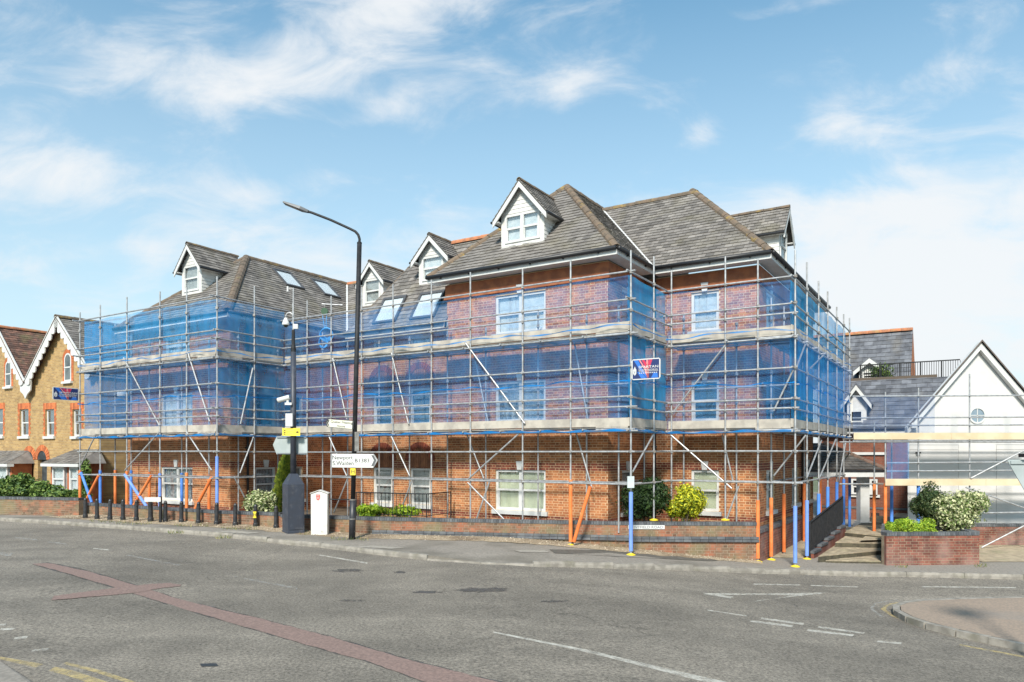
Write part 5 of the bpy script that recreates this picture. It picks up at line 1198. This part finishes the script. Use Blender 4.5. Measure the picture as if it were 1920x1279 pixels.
# bollards
proto = tag(obj('bollard', None, None), None, 'bollard', 'black bollards along the gravel verge')
BOL = M('black_bollard_paint', (.02, .021, .024), .38, (.035, .035, .037), 10, mottle=.25, mcol=(.08, .075, .07), mscale=7, mrange=(.62, .75))
MB().lathe(V((0, 0, -.05)), [(.105, 0), (.105, .17), (.10, .18), (.085, .19), (.078, .55), (.078, .56)], 18).build('shaft', BOL, proto, smooth=False)
MB().lathe(V((0, 0, .51)), [(.078, 0), (.088, .005), (.088, .04), (.076, .045), (.074, .13)], 18).build('collar', BOL, proto)
MB().lathe(V((0, 0, .64)), [(.074, 0), (.07, .035), (.055, .07), (.03, .092), (.004, .1)], 18).build('dome_cap', BOL, proto, smooth=True)
bl = [(160, 972), (182, 974), (206, 975.5), (230.5, 976), (255.5, 977.5), (282.5, 979), (310, 980), (340, 981), (372, 983), (406, 985), (441, 987), (479.5, 989), (517.5, 992)]
words = ['first', 'second', 'third', 'fourth', 'fifth', 'sixth', 'seventh', 'eighth', 'ninth', 'tenth', 'eleventh', 'twelfth', 'thirteenth']
for i, (u, v) in enumerate(bl):
    o = proto if i == 0 else copy_tree(proto)
    p = on_g(u, v); k = .98 if i != 5 else 1.12
    o.matrix_basis = Matrix.Translation(p) @ Matrix.Rotation(RND.uniform(-.03, .03), 4, 'X') @ Matrix.Diagonal((k*.8, k*.8, k, 1)); WM[o] = o.matrix_basis.copy()
    o['label'] = 'black dome-topped bollard, %s from the left in the row along the verge' % words[i]
    if i == 0: o['label'] = 'black dome-topped bollard at the far left end of the row beside orange poles'
    if i == 5: o['label'] = 'black bollard standing behind the white street name plate'
    if i == 11: o['label'] = 'black bollard with a small yellow hydrant plate, second from the right'
    if i == 12: o['label'] = 'black bollard at the right end of the row beside the camera cabinet'
# yellow hydrant plate on one bollard
p = on_g(479.5, 989); hp = MB().box(p+V((-.05, -.10, .30)), V((.10, 0, 0)), V((0, .01, 0)), V((0, 0, .2))).build('hydrant_plate', YELLOW); tag(hp, 'small yellow hydrant plate strapped to a bollard', 'sign')
text('letter', hp, 'H', p+V((0, -.102, .40)), V((1, 0, 0)), UP, .11, BLACKP)
# street name plate on posts
p = on_g(300, 981); sp = thing('street_name_plate', 'white street name plate on a black post among the bollards', 'sign', p)
MB().box(p+V((-.035, 0, -.05)), V((.07, 0, 0)), V((0, .07, 0)), V((0, 0, .92))).build('post', BLACKM, sp)
MB().box(p+V((-.50, -.02, .70)), V((.53, 0, 0)), V((0, .018, 0)), V((0, 0, .145))).build('plate', WHITE, sp)
MB().box(p+V((-.49, .0, .72)), V((.5, 0, 0)), V((0, .04, 0)), V((0, 0, .10))).build('backing_board', BLACKM, sp)
# BENTFIELD ROAD plate on the boundary wall
A, B = wl[4], wl[5]
def wall_at(u, p, q):
    r = (u-960)/FPX; t = (r*p.y-p.x)/((q.x-p.x)-r*(q.y-p.y)); return p+(q-p)*t
a, b = wall_at(1178, wl[5], wl[6]), wall_at(1246, wl[5], wl[6]); d = (b-a); n = V((d.y, -d.x, 0)).normalized()
zt = HC-(984.5-850)/FPX*a.y; zb = HC-(992-850)/FPX*a.y
np2 = tag(MB().box(V((a.x, a.y, zb))+n*.012, d, n*.015, UP*(zt-zb)).build('road_name_plate', WHITE), 'white Bentfield Road name plate fixed to the low brick wall', 'sign')
text('lettering', np2, 'BENTFIELD ROAD', V(((a.x+b.x)/2, (a.y+b.y)/2, (zt+zb)/2))+n*.028, d.normalized(), UP, (zt-zb)*.62, M('grey_lettering', (.12, .12, .13), .6), width=d.length*.9)

# camera column on its cabinet
pb = on_g(550, 999); cc = thing('camera_column', 'dark blue grey cabinet with tall pole carrying surveillance cameras', 'camera pole', pb)
c0 = pb; s_ = .235; rot = Matrix.Rotation(rad(36), 3, 'Z')
def sq(h, k): return [c0+rot@V((x*k, y*k, 0))+UP*h for x, y in ((-1, -1), (1, -1), (1, 1), (-1, 1))]
def cpost(segs, nm, mat):
    mb = MB(); vs = []
    for h, k in segs: vs += sq(h, k)
    m = len(segs); mb.add(vs, [(j*4+i, j*4+(i+1) % 4, (j+1)*4+(i+1) % 4, (j+1)*4+i) for j in range(m-1) for i in range(4)]+[(0, 3, 2, 1), tuple(range(4*m-4, 4*m))]); return mb.build(nm, mat, cc)
s_ = .245
cab = cpost([(-.05, s_*1.03), (.06, s_*1.03), (.07, s_), (1.42, s_), (1.44, s_*1.015), (1.76, .095)], 'cabinet', NAVY)
fd = rot@V((0, -1, 0)); fx = rot@V((1, 0, 0))
MB().box(c0+fd*(s_+.001)-fx*.2+UP*.12, fx*.4, fd*.012, UP*1.22).build('cabinet_door', NAVY, cab)
MB().box(c0+fx*(s_+.001)+fd*.16+UP*.42, fx*.03, -fd*.28, UP*.05).build('hinge_box', NAVY, cab)
YP = c0.y
def pz(v): return HC-(v-850)/FPX*YP
def pX(u): return (u-960)/FPX*YP
pt = V((c0.x, c0.y, 0))
MB().tube(pt+UP*(c0.z+1.74), pt+UP*pz(660), .088, .078, n=16).build('pole', NAVY, cc, smooth=True)
MB().lathe(pt+UP*pz(660), [(.078, 0), (.078, .10), (.055, .22), (.045, .62), (.04, .66)], 16).build('pole_neck', BLACKM, cc)
MB().tube(pt+UP*pz(620), pt+UP*pz(540), .022, n=10).build('mast', GALV, cc)
arc = [V((pX(549.5), YP, pz(594)))+V((-.105+.105*math.cos(t), -.02, .105*math.sin(t)*1.1)) for t in [math.pi*i/10 for i in range(11)]]
MB().path(arc, .02, 8).build('swan_neck', GALV, cc)
dcm = MB().lathe(V((arc[-1].x, YP-.02, pz(609.5))), [(.02, .215), (.045, .20), (.075, .12), (.105, .05), (.105, .0), (.095, -.005)], 18).build('dome_camera', WHITE, cc)
MB().lathe(V((arc[-1].x, YP-.02, pz(609.5)-.075)), [(.01, 0), (.05, .015), (.068, .045), (.07, .07)], 16).build('dome_lens', M('smoked_dome', (.03, .028, .015), .12), dcm)
MB().box(V((pX(551), YP-.06, pz(617))), V((.13, 0, 0)), V((0, .1, 0)), V((0, 0, .14))).build('relay_box', WHITE, cc)
MB().tube(V((pX(539.5), YP, pz(547))), V((pX(539.5), YP, pz(537))), .03, n=10).build('aerial', WHITE, cc); MB().tube(V((pX(540), YP, pz(541))), V((pX(549), YP, pz(541))), .01).build('aerial_arm', GALV, cc)
bc = MB().tube(at(521, 751, YP-.12), at(543, 745, YP-.12), .075, .075, n=14).build('box_camera', WHITE, cc); MB().tube(at(519.5, 751.5, YP-.125), at(521, 751, YP-.12), .06, n=14).build('lens', BLACKP, bc)
MB().box(V((pX(537), YP-.16, pz(760))), V((.2, 0, 0)), V((0, .08, 0)), V((0, 0, .07))).build('camera_bracket', WHITE, cc); MB().box(V((pX(540), YP-.15, pz(757))), V((.06, 0, 0)), V((0, .06, 0)), V((0, 0, .12))).build('camera_bracket', WHITE, cc)
MB().box(V((pX(539), YP-.2, pz(800))), V((pX(552)-pX(539), 0, 0)), V((0, .1, 0)), V((0, 0, pz(776)-pz(800)))).build('junction_box', WHITE, cc)
sb = thing('blank_direction_sign', 'grey back of an arrow-shaped road sign mounted on the camera pole', 'sign', V((pX(540), YP+.14, pz(850))))
P = [V((pX(u), YP+.13, pz(v))) for u, v in ((509, 834), (516, 818.5), (571, 819), (574, 822), (574, 850), (571, 853), (516, 852))]; MB().prism(P, V((0, .03, 0))).build('panel', ALU, sb)
for v in (821, 851): MB().box(V((pX(517), YP+.098, pz(v))), V((pX(572)-pX(517), 0, 0)), V((0, .031, 0)), V((0, 0, .03))).build('stiffener', M('grey_channel', (.20, .22, .24), .5), sb)
ys = thing('yellow_diversion_sign', 'small yellow temporary sign with arrow strapped to the camera pole', 'sign', V((pX(548), YP-.12, pz(817))))
YSGN = M('yellow_sign', (.85, .66, .05), .5); MB().box(V((pX(532), YP-.13, pz(817.5))), V((pX(565)-pX(532), 0, 0)), V((0, .012, 0)), V((0, 0, pz(803)-pz(817.5)))).build('panel', YSGN, ys)
MB().prism([V((pX(u), YP-.132, pz(v))) for u, v in ((557, 809.5), (560, 809.5), (560, 808), (563, 810.5), (560, 813), (560, 811.5), (557, 811.5))], V((0, -.003, 0))).build('arrow', BLACKP, ys)
for v in (807.5, 811, 814): MB().box(V((pX(534.5), YP-.135, pz(v+1))), V((pX(538)-pX(534.5), 0, 0)), V((0, .003, 0)), V((0, 0, .025))).build('symbol', BLACKP, ys)
for v, x0, x1 in ((807.5, 540, 554), (812.5, 543, 552)): MB().box(V((pX(x0), YP-.135, pz(v+.9))), V((pX(x1)-pX(x0), 0, 0)), V((0, .003, 0)), V((0, 0, .025))).build('faded_line', M('faded_print', (.55, .42, .10), .6), ys)

# white marker post with the red county shield
pm = on_g(600, 1003); mp = thing('marker_post', 'white slab marker post with gabled top and red shield beside the cabinet', 'marker post', pm)
YP2 = pm.y; mx = lambda u: (u-960)/FPX*YP2; mz = lambda v: HC-(v-850)/FPX*YP2
CHIP = M('chipped_white_paint', (.62, .61, .58), .6, (.56, .55, .51), 4, mottle=.7, mcol=(.34, .32, .28), mscale=5, mrange=(.62, .72))
MB().prism([V((mx(u), YP2-.1, mz(v))) for u, v in ((585, 1005), (615, 1005), (615.5, 926), (600, 921), (584.5, 926))], V((0, .22, 0))).build('body', CHIP, mp)
for u0, u1 in ((583, 600), (617.5, 600)): MB().prism([V((mx(u0), YP2-.125, mz(925.5))), V((mx(u1), YP2-.125, mz(919.5))), V((mx(u1), YP2-.125, mz(919.5)+.02)), V((mx(u0), YP2-.125, mz(925.5)+.02))], V((0, .26, 0))).build('coping', CHIP, mp)
REDS = M('red_shield', (.62, .07, .05), .5)
sh = MB().prism([V((mx(u), YP2-.1005, mz(v))) for u, v in ((594.3, 927), (602, 927), (602, 934.5), (600, 937), (598.1, 938), (596, 937), (594.3, 934.5))], V((0, -.004, 0))).build('shield', REDS, mp)
for v in (929, 931.8, 934.4): MB().prism([V((mx(595), YP2-.105, mz(v))), V((mx(600.4), YP2-.105, mz(v+.1))), V((mx(601.4), YP2-.105, mz(v-.5))), V((mx(600.4), YP2-.105, mz(v+.9))), V((mx(595), YP2-.105, mz(v+.8)))], V((0, -.002, 0))).build('sword', WHITE, sh)
MB().box(V((mx(594), YP2-.104, mz(941.5))), V((mx(604)-mx(594), 0, 0)), V((0, .003, 0)), V((0, 0, .018))).build('faded_line', M('faded_grey_print', (.42, .42, .41), .7), mp)

# street lamp
pl = on_g(660, 1011); lp = thing('street_lamp', 'tall black street lamp column with a bent arm and flat lantern', 'street lamp', pl)
YL = pl.y; lx = lambda u: (u-960)/FPX*YL; lz = lambda v: HC-(v-850)/FPX*YL
lean = lambda v: V((lx(660+(1011-v)/556*14), YL, lz(v)))
PEEL = M('peeling_black_paint', (.02, .021, .025), .45, (.03, .03, .034), 9, mottle=1, mcol=(.28, .29, .32), mscale=9, mrange=(.66, .70))
MB().tube(lean(1013), lean(937), .092, .092, n=16).build('base_column', PEEL, lp, smooth=True)
for v in (937, 973): MB().lathe(lean(v), [(.097, -.015), (.097, .015)], 16).build('band', GALVD, lp)
MB().tube(lean(937), lean(456), .066, .066, n=16).build('column', BLACKM, lp, smooth=True)
MB().lathe(lean(457), [(.07, 0), (.07, .03), (.04, .06)], 14).build('column_cap', BLACKM, lp)
arm = [lean(456), lean(448), at(671.5, 440, YL), at(666, 434, YL), at(655, 428.5, YL), at(620, 412.5, YL), at(585, 399, YL), at(575, 396, YL)]; MB().path(arm, .036, 10).build('arm', BLACKM, lp)
hd = MB(); A, B = at(578, 397.5, YL), at(533, 380, YL); d = (B-A); t = d.normalized(); up = V((-t.z, 0, t.x)); up = up if up.z > 0 else -up; yy = V((0, 1, 0))
hd.add([A-yy*.06-up*.02, A+yy*.06-up*.02, A+d*.3+yy*.15-up*.035, B+yy*.13-up*.03, B-yy*.13-up*.03, A+d*.3-yy*.15-up*.035, A-yy*.05+up*.045, A+yy*.05+up*.045, A+d*.3+yy*.12+up*.05, B+yy*.11+up*.01, B-yy*.11+up*.01, A+d*.3-yy*.12+up*.05],
       [(0, 1, 2, 3, 4, 5), (11, 10, 9, 8, 7, 6), (0, 6, 7, 1), (1, 7, 8, 2), (2, 8, 9, 3), (3, 9, 10, 4), (4, 10, 11, 5), (5, 11, 6, 0)])
hd = hd.build('lantern', M('grey_lantern', (.13, .135, .14), .5), lp); MB().prism([A+d*.35+yy*.1-up*.037, A+d*.92+yy*.09-up*.033, A+d*.92-yy*.09-up*.033, A+d*.35-yy*.1-up*.037], -up*.006).build('led_panel', M('led_panel_off', (.16, .14, .10), .3), hd)
# signs on the lamp column
ds = thing('direction_sign', 'white arrow sign reading Newport, S.Walden, B1383 on the lamp column', 'sign', lean(876))
Yd = YL-.12; dx = lambda u: (u-960)/FPX*Yd; dz_ = lambda v: HC-(v-850)/FPX*Yd
P = [V((dx(u), Yd, dz_(v))) for u, v in ((621.5, 850.5), (701, 851), (708.5, 863), (700, 877.5), (621.5, 876.5))]; MB().prism(P, V((0, .02, 0))).build('panel', M('white_sign_face', (.66, .66, .63), .4, (.60, .60, .57), 3), ds)
def edge(pts, w, y, mat, par, nm='border'):
    c = sum(pts, V((0, 0, 0)))/len(pts); inn = [p+(c-p).normalized()*w for p in pts]; n_ = len(pts); mb = MB()
    for i in range(n_): mb.prism([V((q.x, y, q.z)) for q in (pts[i], pts[(i+1) % n_], inn[(i+1) % n_], inn[i])], V((0, -.002, 0)))
    return mb.build(nm, mat, par)
BLK = M('sign_black', (.03, .032, .035), .5); edge(P, .02, Yd-.001, M('sign_grey_edge', (.25, .25, .25), .5), ds)
X1 = V((1, 0, 0))
text('lettering', ds, 'Newport', V((dx(642.5), Yd-.003, dz_(859))), X1, UP, .145, BLK, width=dx(662)-dx(624)); text('lettering', ds, 'S.Walden', V((dx(643.5), Yd-.003, dz_(868.5))), X1, UP, .115, BLK, width=dx(663)-dx(624)); text('lettering', ds, 'B1383', V((dx(679), Yd-.003, dz_(863.5))), X1, UP, .105, BLK, width=dx(693)-dx(666))
MB().prism([V((dx(u), Yd-.002, dz_(v))) for u, v in ((696, 853.5), (700.5, 853.5), (706, 863), (700.5, 874), (696, 874), (701, 863))], V((0, -.003, 0))).build('chevron', M('chevron_grey', (.10, .105, .11), .5), ds)
qs = thing('finger_sign', 'small cream arrow sign reading Quaker Meeting House on the lamp column', 'sign', lean(800))
P = [V((dx(u), Yd+.0, dz_(v))) for u, v in ((610.5, 792.5), (614.5, 785.2), (663, 789), (662, 805.2), (613, 800.5))]; MB().prism(P, V((0, .02, 0))).build('panel', M('cream_sign_face', (.68, .66, .54), .45), qs); edge(P, .032, Yd-.001, BLK, qs)
rt_ = (V((dx(663), 0, dz_(789)))-V((dx(614.5), 0, dz_(785.2)))).normalized(); ut = V((-rt_.z, 0, rt_.x))
text('lettering', qs, 'Quaker Meeting', V((dx(640.5), Yd-.003, dz_(792.5))), rt_, ut, .085, BLK, width=dx(661)-dx(620)); text('lettering', qs, 'House', V((dx(639.5), Yd-.003, dz_(799))), rt_, ut, .06, BLK, width=dx(647)-dx(632))
MB().prism([V((dx(u), Yd-.002, dz_(v))) for u, v in ((613, 793), (616, 787.5), (618, 787.7), (615.4, 793.2), (617.6, 798.8), (615.6, 798.4))], V((0, -.003, 0))).build('chevron', BLK, qs)
nb = tag(MB().box(V((dx(664.5), Yd+.03, dz_(846))), V((dx(672.5)-dx(664.5), 0, 0)), V((0, .02, 0)), V((0, 0, dz_(810)-dz_(846)))).build('weathered_sign', M('weathered_grey_plate', (.22, .215, .20), .7, (.14, .135, .125), 10)), 'narrow weathered grey plate on the lamp column between the two signs', 'sign')
hy = tag(MB().box(V((dx(656.8), Yd+.01, dz_(891))), V((dx(666.4)-dx(656.8), 0, 0)), V((0, .012, 0)), V((0, 0, dz_(878.2)-dz_(891)))).build('hydrant_sign', YSGN), 'yellow hydrant sign with black H below the white arrow sign', 'sign')
text('letter', hy, 'H', V((dx(661.6), Yd+.007, dz_(884.5))), X1, UP, .11, BLK)
# thin black post by the hedge
pp = on_g(83.5, 966); tag(MB().tube(pp-UP*.05, pp+UP*.62, .03, n=10).build('thin_post', BLACKM), 'thin black post at the gateway beside the hedge', 'post')

# give-way sign seen from behind at the right edge
YG = 11.0; gx = lambda u: (u-960)/FPX*YG; gzz = lambda v: HC-(v-850)/FPX*YG
gs_ = thing('triangular_road_sign', 'grey back of an inverted triangular road sign at the right picture edge', 'sign', V((gx(1946), YG, gz(gx(1946)))))
MB().prism([V((gx(u), YG, gzz(v))) for u, v in ((1888, 863.5), (1891, 862), (2003, 862), (2006, 863.5), (1949, 963), (1945, 963))], V((0, -.012, 0))).build('plate', ALU, gs_)
MB().box(V((gx(1893), YG-.035, gzz(870))), V((gx(2001)-gx(1893), 0, 0)), V((0, .022, 0)), V((0, 0, .045))).build('stiffener', ALU, gs_)
MB().tube(V((gx(1947), YG-.08, gz(gx(1947))-.1)), V((gx(1947), YG-.08, gzz(852))), .045, n=12).build('post', BLACKM, gs_)
MB().box(V((gx(1911), YG-.12, gzz(857.5))), V((gx(1985)-gx(1911), 0, 0)), V((0, .14, 0)), V((0, 0, .055))).build('sign_light', BLACKP, gs_)

# scaffold advert boards
def advert(name, label, o, right, up, w, h):
    n = right.cross(up); s = thing(name, label, 'sign', o); P = lambda x, y, k=0: o+right*(x*w)+up*(y*h)+n*k
    NV = M('sign_navy', (.015, .03, .12), .45); MB().prism([P(.05, 0), P(.95, 0), P(1, .08), P(1, .92), P(.95, 1), P(.05, 1), P(0, .92), P(0, .08)], n*.012).build('border', WHITE, s)
    MB().prism([P(.04, .05, .013), P(.96, .05, .013), P(.96, .95, .013), P(.04, .95, .013)], n*.002).build('face', NV, s)
    for x, wd, c in ((.08, .16, 'b'), (.26, .05, 'p'), (.36, .10, 'r'), (.52, .05, 'p'), (.60, .13, 'r')):
        col = {'b': M('sign_blue', (.03, .15, .52), .45), 'r': M('sign_red', (.50, .03, .08), .45), 'p': M('sign_pink', (.70, .22, .22), .45)}[c]
        pts = [P(x, .94, .0155), P(x+wd, .94, .0155), P(min(.62, x+wd*.5+.22), .5, .0155), P(.60, .06, .0155), P(.54, .06, .0155), P(min(.52, x+.2), .5, .0155)]; MB().prism(pts, n*.0008).build('stripe', col, s)
    MB().prism([P(.20, .38, .0155), P(.36, .34, .0155), P(.52, .06, .0155), P(.34, .06, .0155)], n*.0008).build('stripe', MATS['sign_blue'], s); MB().prism([P(.68, .06, .0155), P(.92, .06, .0155), P(.90, .28, .0155), P(.78, .32, .0155)], n*.0008).build('stripe', MATS['sign_blue'], s)
    t = lambda st_, cx, cy, hh, ww: text('lettering', s, st_, P(cx, cy, .018), right, up, hh*h, WHITE, width=ww*w, bold=.01)
    t('SPARTAN', .59, .60, .12, .68); t('SCAFFOLDING', .58, .46, .07, .66)
    MB().box(P(.25, .385, .0165), right*(w*.68), up*.008, n*.002).build('rule', WHITE, s)
    for i in range(10): MB().box(P(.27+i*.065, .29, .0165), right*(w*.035), up*(h*.045), n*.002).build('small_print', WHITE, s)
    MB().prism([P(x, y, .0165) for x, y in ((.06, .30), (.10, .22), (.13, .22), (.17, .30), (.175, .48), (.14, .58), (.12, .66), (.10, .58), (.055, .48))], n*.002).build('helmet_emblem', WHITE, s)
    MB().prism([P(x, y, .019) for x, y in ((.08, .42), (.115, .39), (.15, .42), (.12, .36), (.12, .26), (.11, .26), (.11, .36))], n*.001).build('visor', NV, s)
a_, z_ = on_b(1184.5, BS2-.08, 713); advert('advert_board', 'scaffold company board with red and blue stripes at the front block corner', W(a_, BS2-.08, z_), E1, UP, .78, .53)
advert('advert_board', 'scaffold company board at the left end of the scaffold in front of the yellow house', W(AS0+.03, 13.98, Z(2.0)), E2, UP, .95, .48)
# notice box on the blue sleeved upright
q = at(1176.5, 915, 18.9); tag(MB().box(q, V((.175, 0, 0)), V((0, .05, 0)), V((0, 0, .30))).build('notice_board', M('pale_notice', (.50, .56, .56), .5, (.44, .50, .50), 6)), 'small pale notice box fixed on the corner upright above its blue sleeve', 'notice')
# gin wheel and rope
YR = 25.6; gwh = thing('gin_wheel', 'green gin wheel pulley hanging from the scaffold top rail', 'pulley', at(608, 584, YR))
c = at(609, 584, YR); MB().tube(c-V((0, .06, 0)), c+V((0, .06, 0)), .12, n=16).build('wheel', M('green_wheel', (.02, .07, .03), .5), gwh); MB().tube(c+UP*.12, c+UP*.26, .015).build('hook', GALVD, gwh); MB().tube(c+UP*.26-V((.1, 0, 0)), c+UP*.22+V((.62, 0, 0)), .0242).build('arm_pole', GALV, gwh)
ROPE = M('blue_rope', (.10, .38, .72), .7); rp_ = thing('rope', 'coil of pale blue rope hanging below the gin wheel', 'rope', at(608, 650, YR))
mb = MB()
for du in (-4.5, 4): mb.path([at(609+du, 586, YR), at(609+du*.7, 600, YR), at(609+du*.3+1, 616, YR)], .010, 6)
for k in range(6): mb.path([at(612+10*math.cos(t)*(1+.06*k), 624+10*math.sin(t)*(1.0+.05*k)+k*.8, YR-.02*k) for t in [2*math.pi*i/14 for i in range(15)]], .011, 5)
for k in range(6): mb.path([at(606+6*math.cos(t)*(1+.08*k), 642+9*math.sin(t)*(1+.05*k), YR-.02*k) for t in [2*math.pi*i/12 for i in range(13)]], .011, 5)
mb.build('coil', ROPE, rp_)
# garden railing behind the low wall
gr = thing('garden_railing', 'black metal railing in front of the bay windows behind the low wall', 'railing', at(750, 968, 22.4))
P0, P1, P2 = at(668, 968, 22.9), at(800, 968, 22.0), at(845, 966, 23.2)
for p, q, k in ((P0, P1, 19), (P1, P2, 12)):
    p = V((p.x, p.y, .66)); q = V((q.x, q.y, .66)); h = .72
    MB().tube(p+UP*h, q+UP*h, .018).build('top_rail', BLACKM, gr); MB().tube(p+UP*.06, q+UP*.06, .012).build('bottom_rail', BLACKM, gr)
    for i in range(k+1): a = p+(q-p)*(i/k); pole('baluster', gr, a-UP*(.2 if i in (0, k) else -.06), a+UP*h, BLACKM, .016 if i in (0, k) else .009)
hl = MB().tube(at(605, 936, 23.0), at(668, 937, 22.9), .016).build('handrail', BLACKM, gr)

# ================================================================== plants
def bush(name, label, cat, c, rx, ry, rz, n, leaf, mat, seed, lumps=14, elong=1.6, stem=True, group=None):
    rx, ry, rz, n = rx*1.17, ry*1.17, rz*1.12, int(n*1.35)
    b = thing(name, label, cat, c-UP*rz, group); mb = MB(); foliage(mb, c, rx, ry, rz, n, leaf, lumps, seed, elong=elong); mb.build('foliage', mat, b)
    if stem:
        s = MB(); rr = random.Random(seed)
        for _ in range(6): s.tube(c-UP*rz*1.05+V((rr.uniform(-.1, .1), rr.uniform(-.1, .1), -.15)), c+V((rr.uniform(-.5, .5)*rx, rr.uniform(-.5, .5)*ry, rr.uniform(-.2, .5)*rz)), .02, .008, 6)
        s.build('stem', STEM, b)
    return b
bush('variegated_shrub', 'cream variegated shrub behind the low wall left of the cabinet', 'shrub', at(489, 945, 24.0), .62, .5, .50, 3600, .06, LEAFV, 1)
cf = thing('conifer', 'narrow upright green conifer behind the camera cabinet', 'tree', at(531, 968, 24.3)); mb = MB()
rr = random.Random(4)
for i in range(3800):
    t = rr.random()**.8; c = at(531, 970-t*115, 24.3); r = (.40*(1-t)**.55+.06)*rr.uniform(.55, 1.0); th = rr.uniform(0, 6.3); p = c+V((math.cos(th)*r+.13*t, math.sin(th)*r, 0)); a = V((math.cos(th)*.5, math.sin(th)*.5, .8)).normalized(); b = a.orthogonal().normalized(); k = rr.uniform(.05, .10); mb.add([p, p+b*k*.35+a*k*.5, p+a*k*1.3, p-b*k*.35+a*k*.5], [(0, 1, 2, 3)])
mb.build('crown', M_island2('bright_conifer_spray', (.06, .11, .015), (.26, .30, .03), split=(.1, .9)), cf); MB().tube(at(531, 972, 24.3), at(533, 880, 24.3), .05, .015).build('trunk', STEM, cf)
bush('low_green_plant', 'bright lime leafy plant spilling through the railing by the lamp column', 'plant', at(692, 957, 22.7), .48, .3, .26, 1100, .07, LEAFL, 7, stem=False)
bush('low_green_plant', 'bright lime low plant under the second bay window', 'plant', at(757, 959, 22.9), .55, .3, .2, 800, .06, LEAFL, 8, stem=False)
bush('dark_evergreen_shrub', 'dense dark green rounded shrub behind the road name plate', 'shrub', at(1213, 937, 21.05), .74, .6, .68, 8200, .05, LEAFD, 10, lumps=22)
bush('yellow_shrub', 'bright yellow and green variegated shrub beside the dark green one', 'shrub', at(1288, 945, 20.95), .54, .45, .53, 3600, .06, LEAFY, 11, lumps=16)
bush('dark_conifer_shrub', 'dark bronze green conifer shrub in the brick planter', 'shrub', at(1743, 946, 21.6), .46, .42, .58, 5200, .045, LEAFC, 12, elong=2.2, lumps=18)
bush('cream_variegated_bush', 'large cream variegated bush at the right end of the planter', 'shrub', at(1803, 958, 21.1), .70, .58, .66, 6800, .06, LEAFV, 13, lumps=24)
bush('golden_cushion', 'golden green cushion shrub at the left corner of the planter', 'shrub', at(1691, 989, 20.6), .47, .38, .31, 5200, .03, LEAFL, 14, lumps=20, elong=2.2, stem=False)
bush('golden_cushion', 'smaller golden green cushion shrub between the big bush and the corner cushion', 'shrub', at(1733, 990, 20.5), .34, .30, .26, 3000, .03, LEAFL, 15, elong=2.2, stem=False)
hd = thing('hedge', 'loose green garden hedge above the low wall of the yellow house', 'hedge', on_g(70, 962)); mb = MB()
for i, (u, v, rx, rz_) in enumerate(((-30, 915, 1.0, .6), (10, 916, .9, .62), (40, 912, .9, .62), (66, 918, .8, .5), (92, 926, .7, .36), (118, 928, .7, .33), (140, 930, .5, .28))): foliage(mb, at(u, v, 29.6), rx, .7, rz_, 2300, .10, 12, 20+i)
mb.build('foliage', LEAFG, hd); s = MB()
for u in range(-30, 145, 16): s.tube(at(u, 960, 29.7), at(u+3, 920, 29.6), .025, .01, 6)
s.build('stems', STEM, hd, kind='stuff')
cl_ = thing('climbing_plant', 'climbing plant on the side of the yellow house behind the scaffold poles', 'plant', at(163, 935, 31.5)); mb = MB(); foliage(mb, at(163, 898, 31.5), .32, .2, 1.0, 900, .1, 10, 31); mb.build('foliage', LEAFG, cl_); MB().tube(at(163, 945, 31.5), at(164, 870, 31.5), .02).build('stem', STEM, cl_)
# weeds at the foot of things
wd = MB(); rr = random.Random(9)
for u, v, n_ in ((655, 1012, 60), (575, 1002, 30), (420, 1009, 40), (330, 1000, 40), (1690, 1063, 25), (1838, 1062, 30), (250, 982, 70), (360, 986, 70), (450, 992, 80), (200, 979, 50)):
    for _ in range(n_):
        p = on_g(u+rr.uniform(-14, 14)*(2.5 if n_ > 45 else 1), v+rr.uniform(-2, 2)); h = rr.uniform(.04, .13); a = V((rr.gauss(0, .5), rr.gauss(0, .5), 1)).normalized(); b = V((rr.uniform(-1, 1), rr.uniform(-1, 1), 0)).normalized()*.010; wd.add([p-b, p+b, p+a*h], [(0, 1, 2)])
tag(wd.build('weeds', M_island2('weed_grass', (.09, .14, .03), (.32, .28, .10), split=(.2, .8))), 'sparse weeds and dry grass at the foot of posts and wall', 'weeds', kind='stuff')
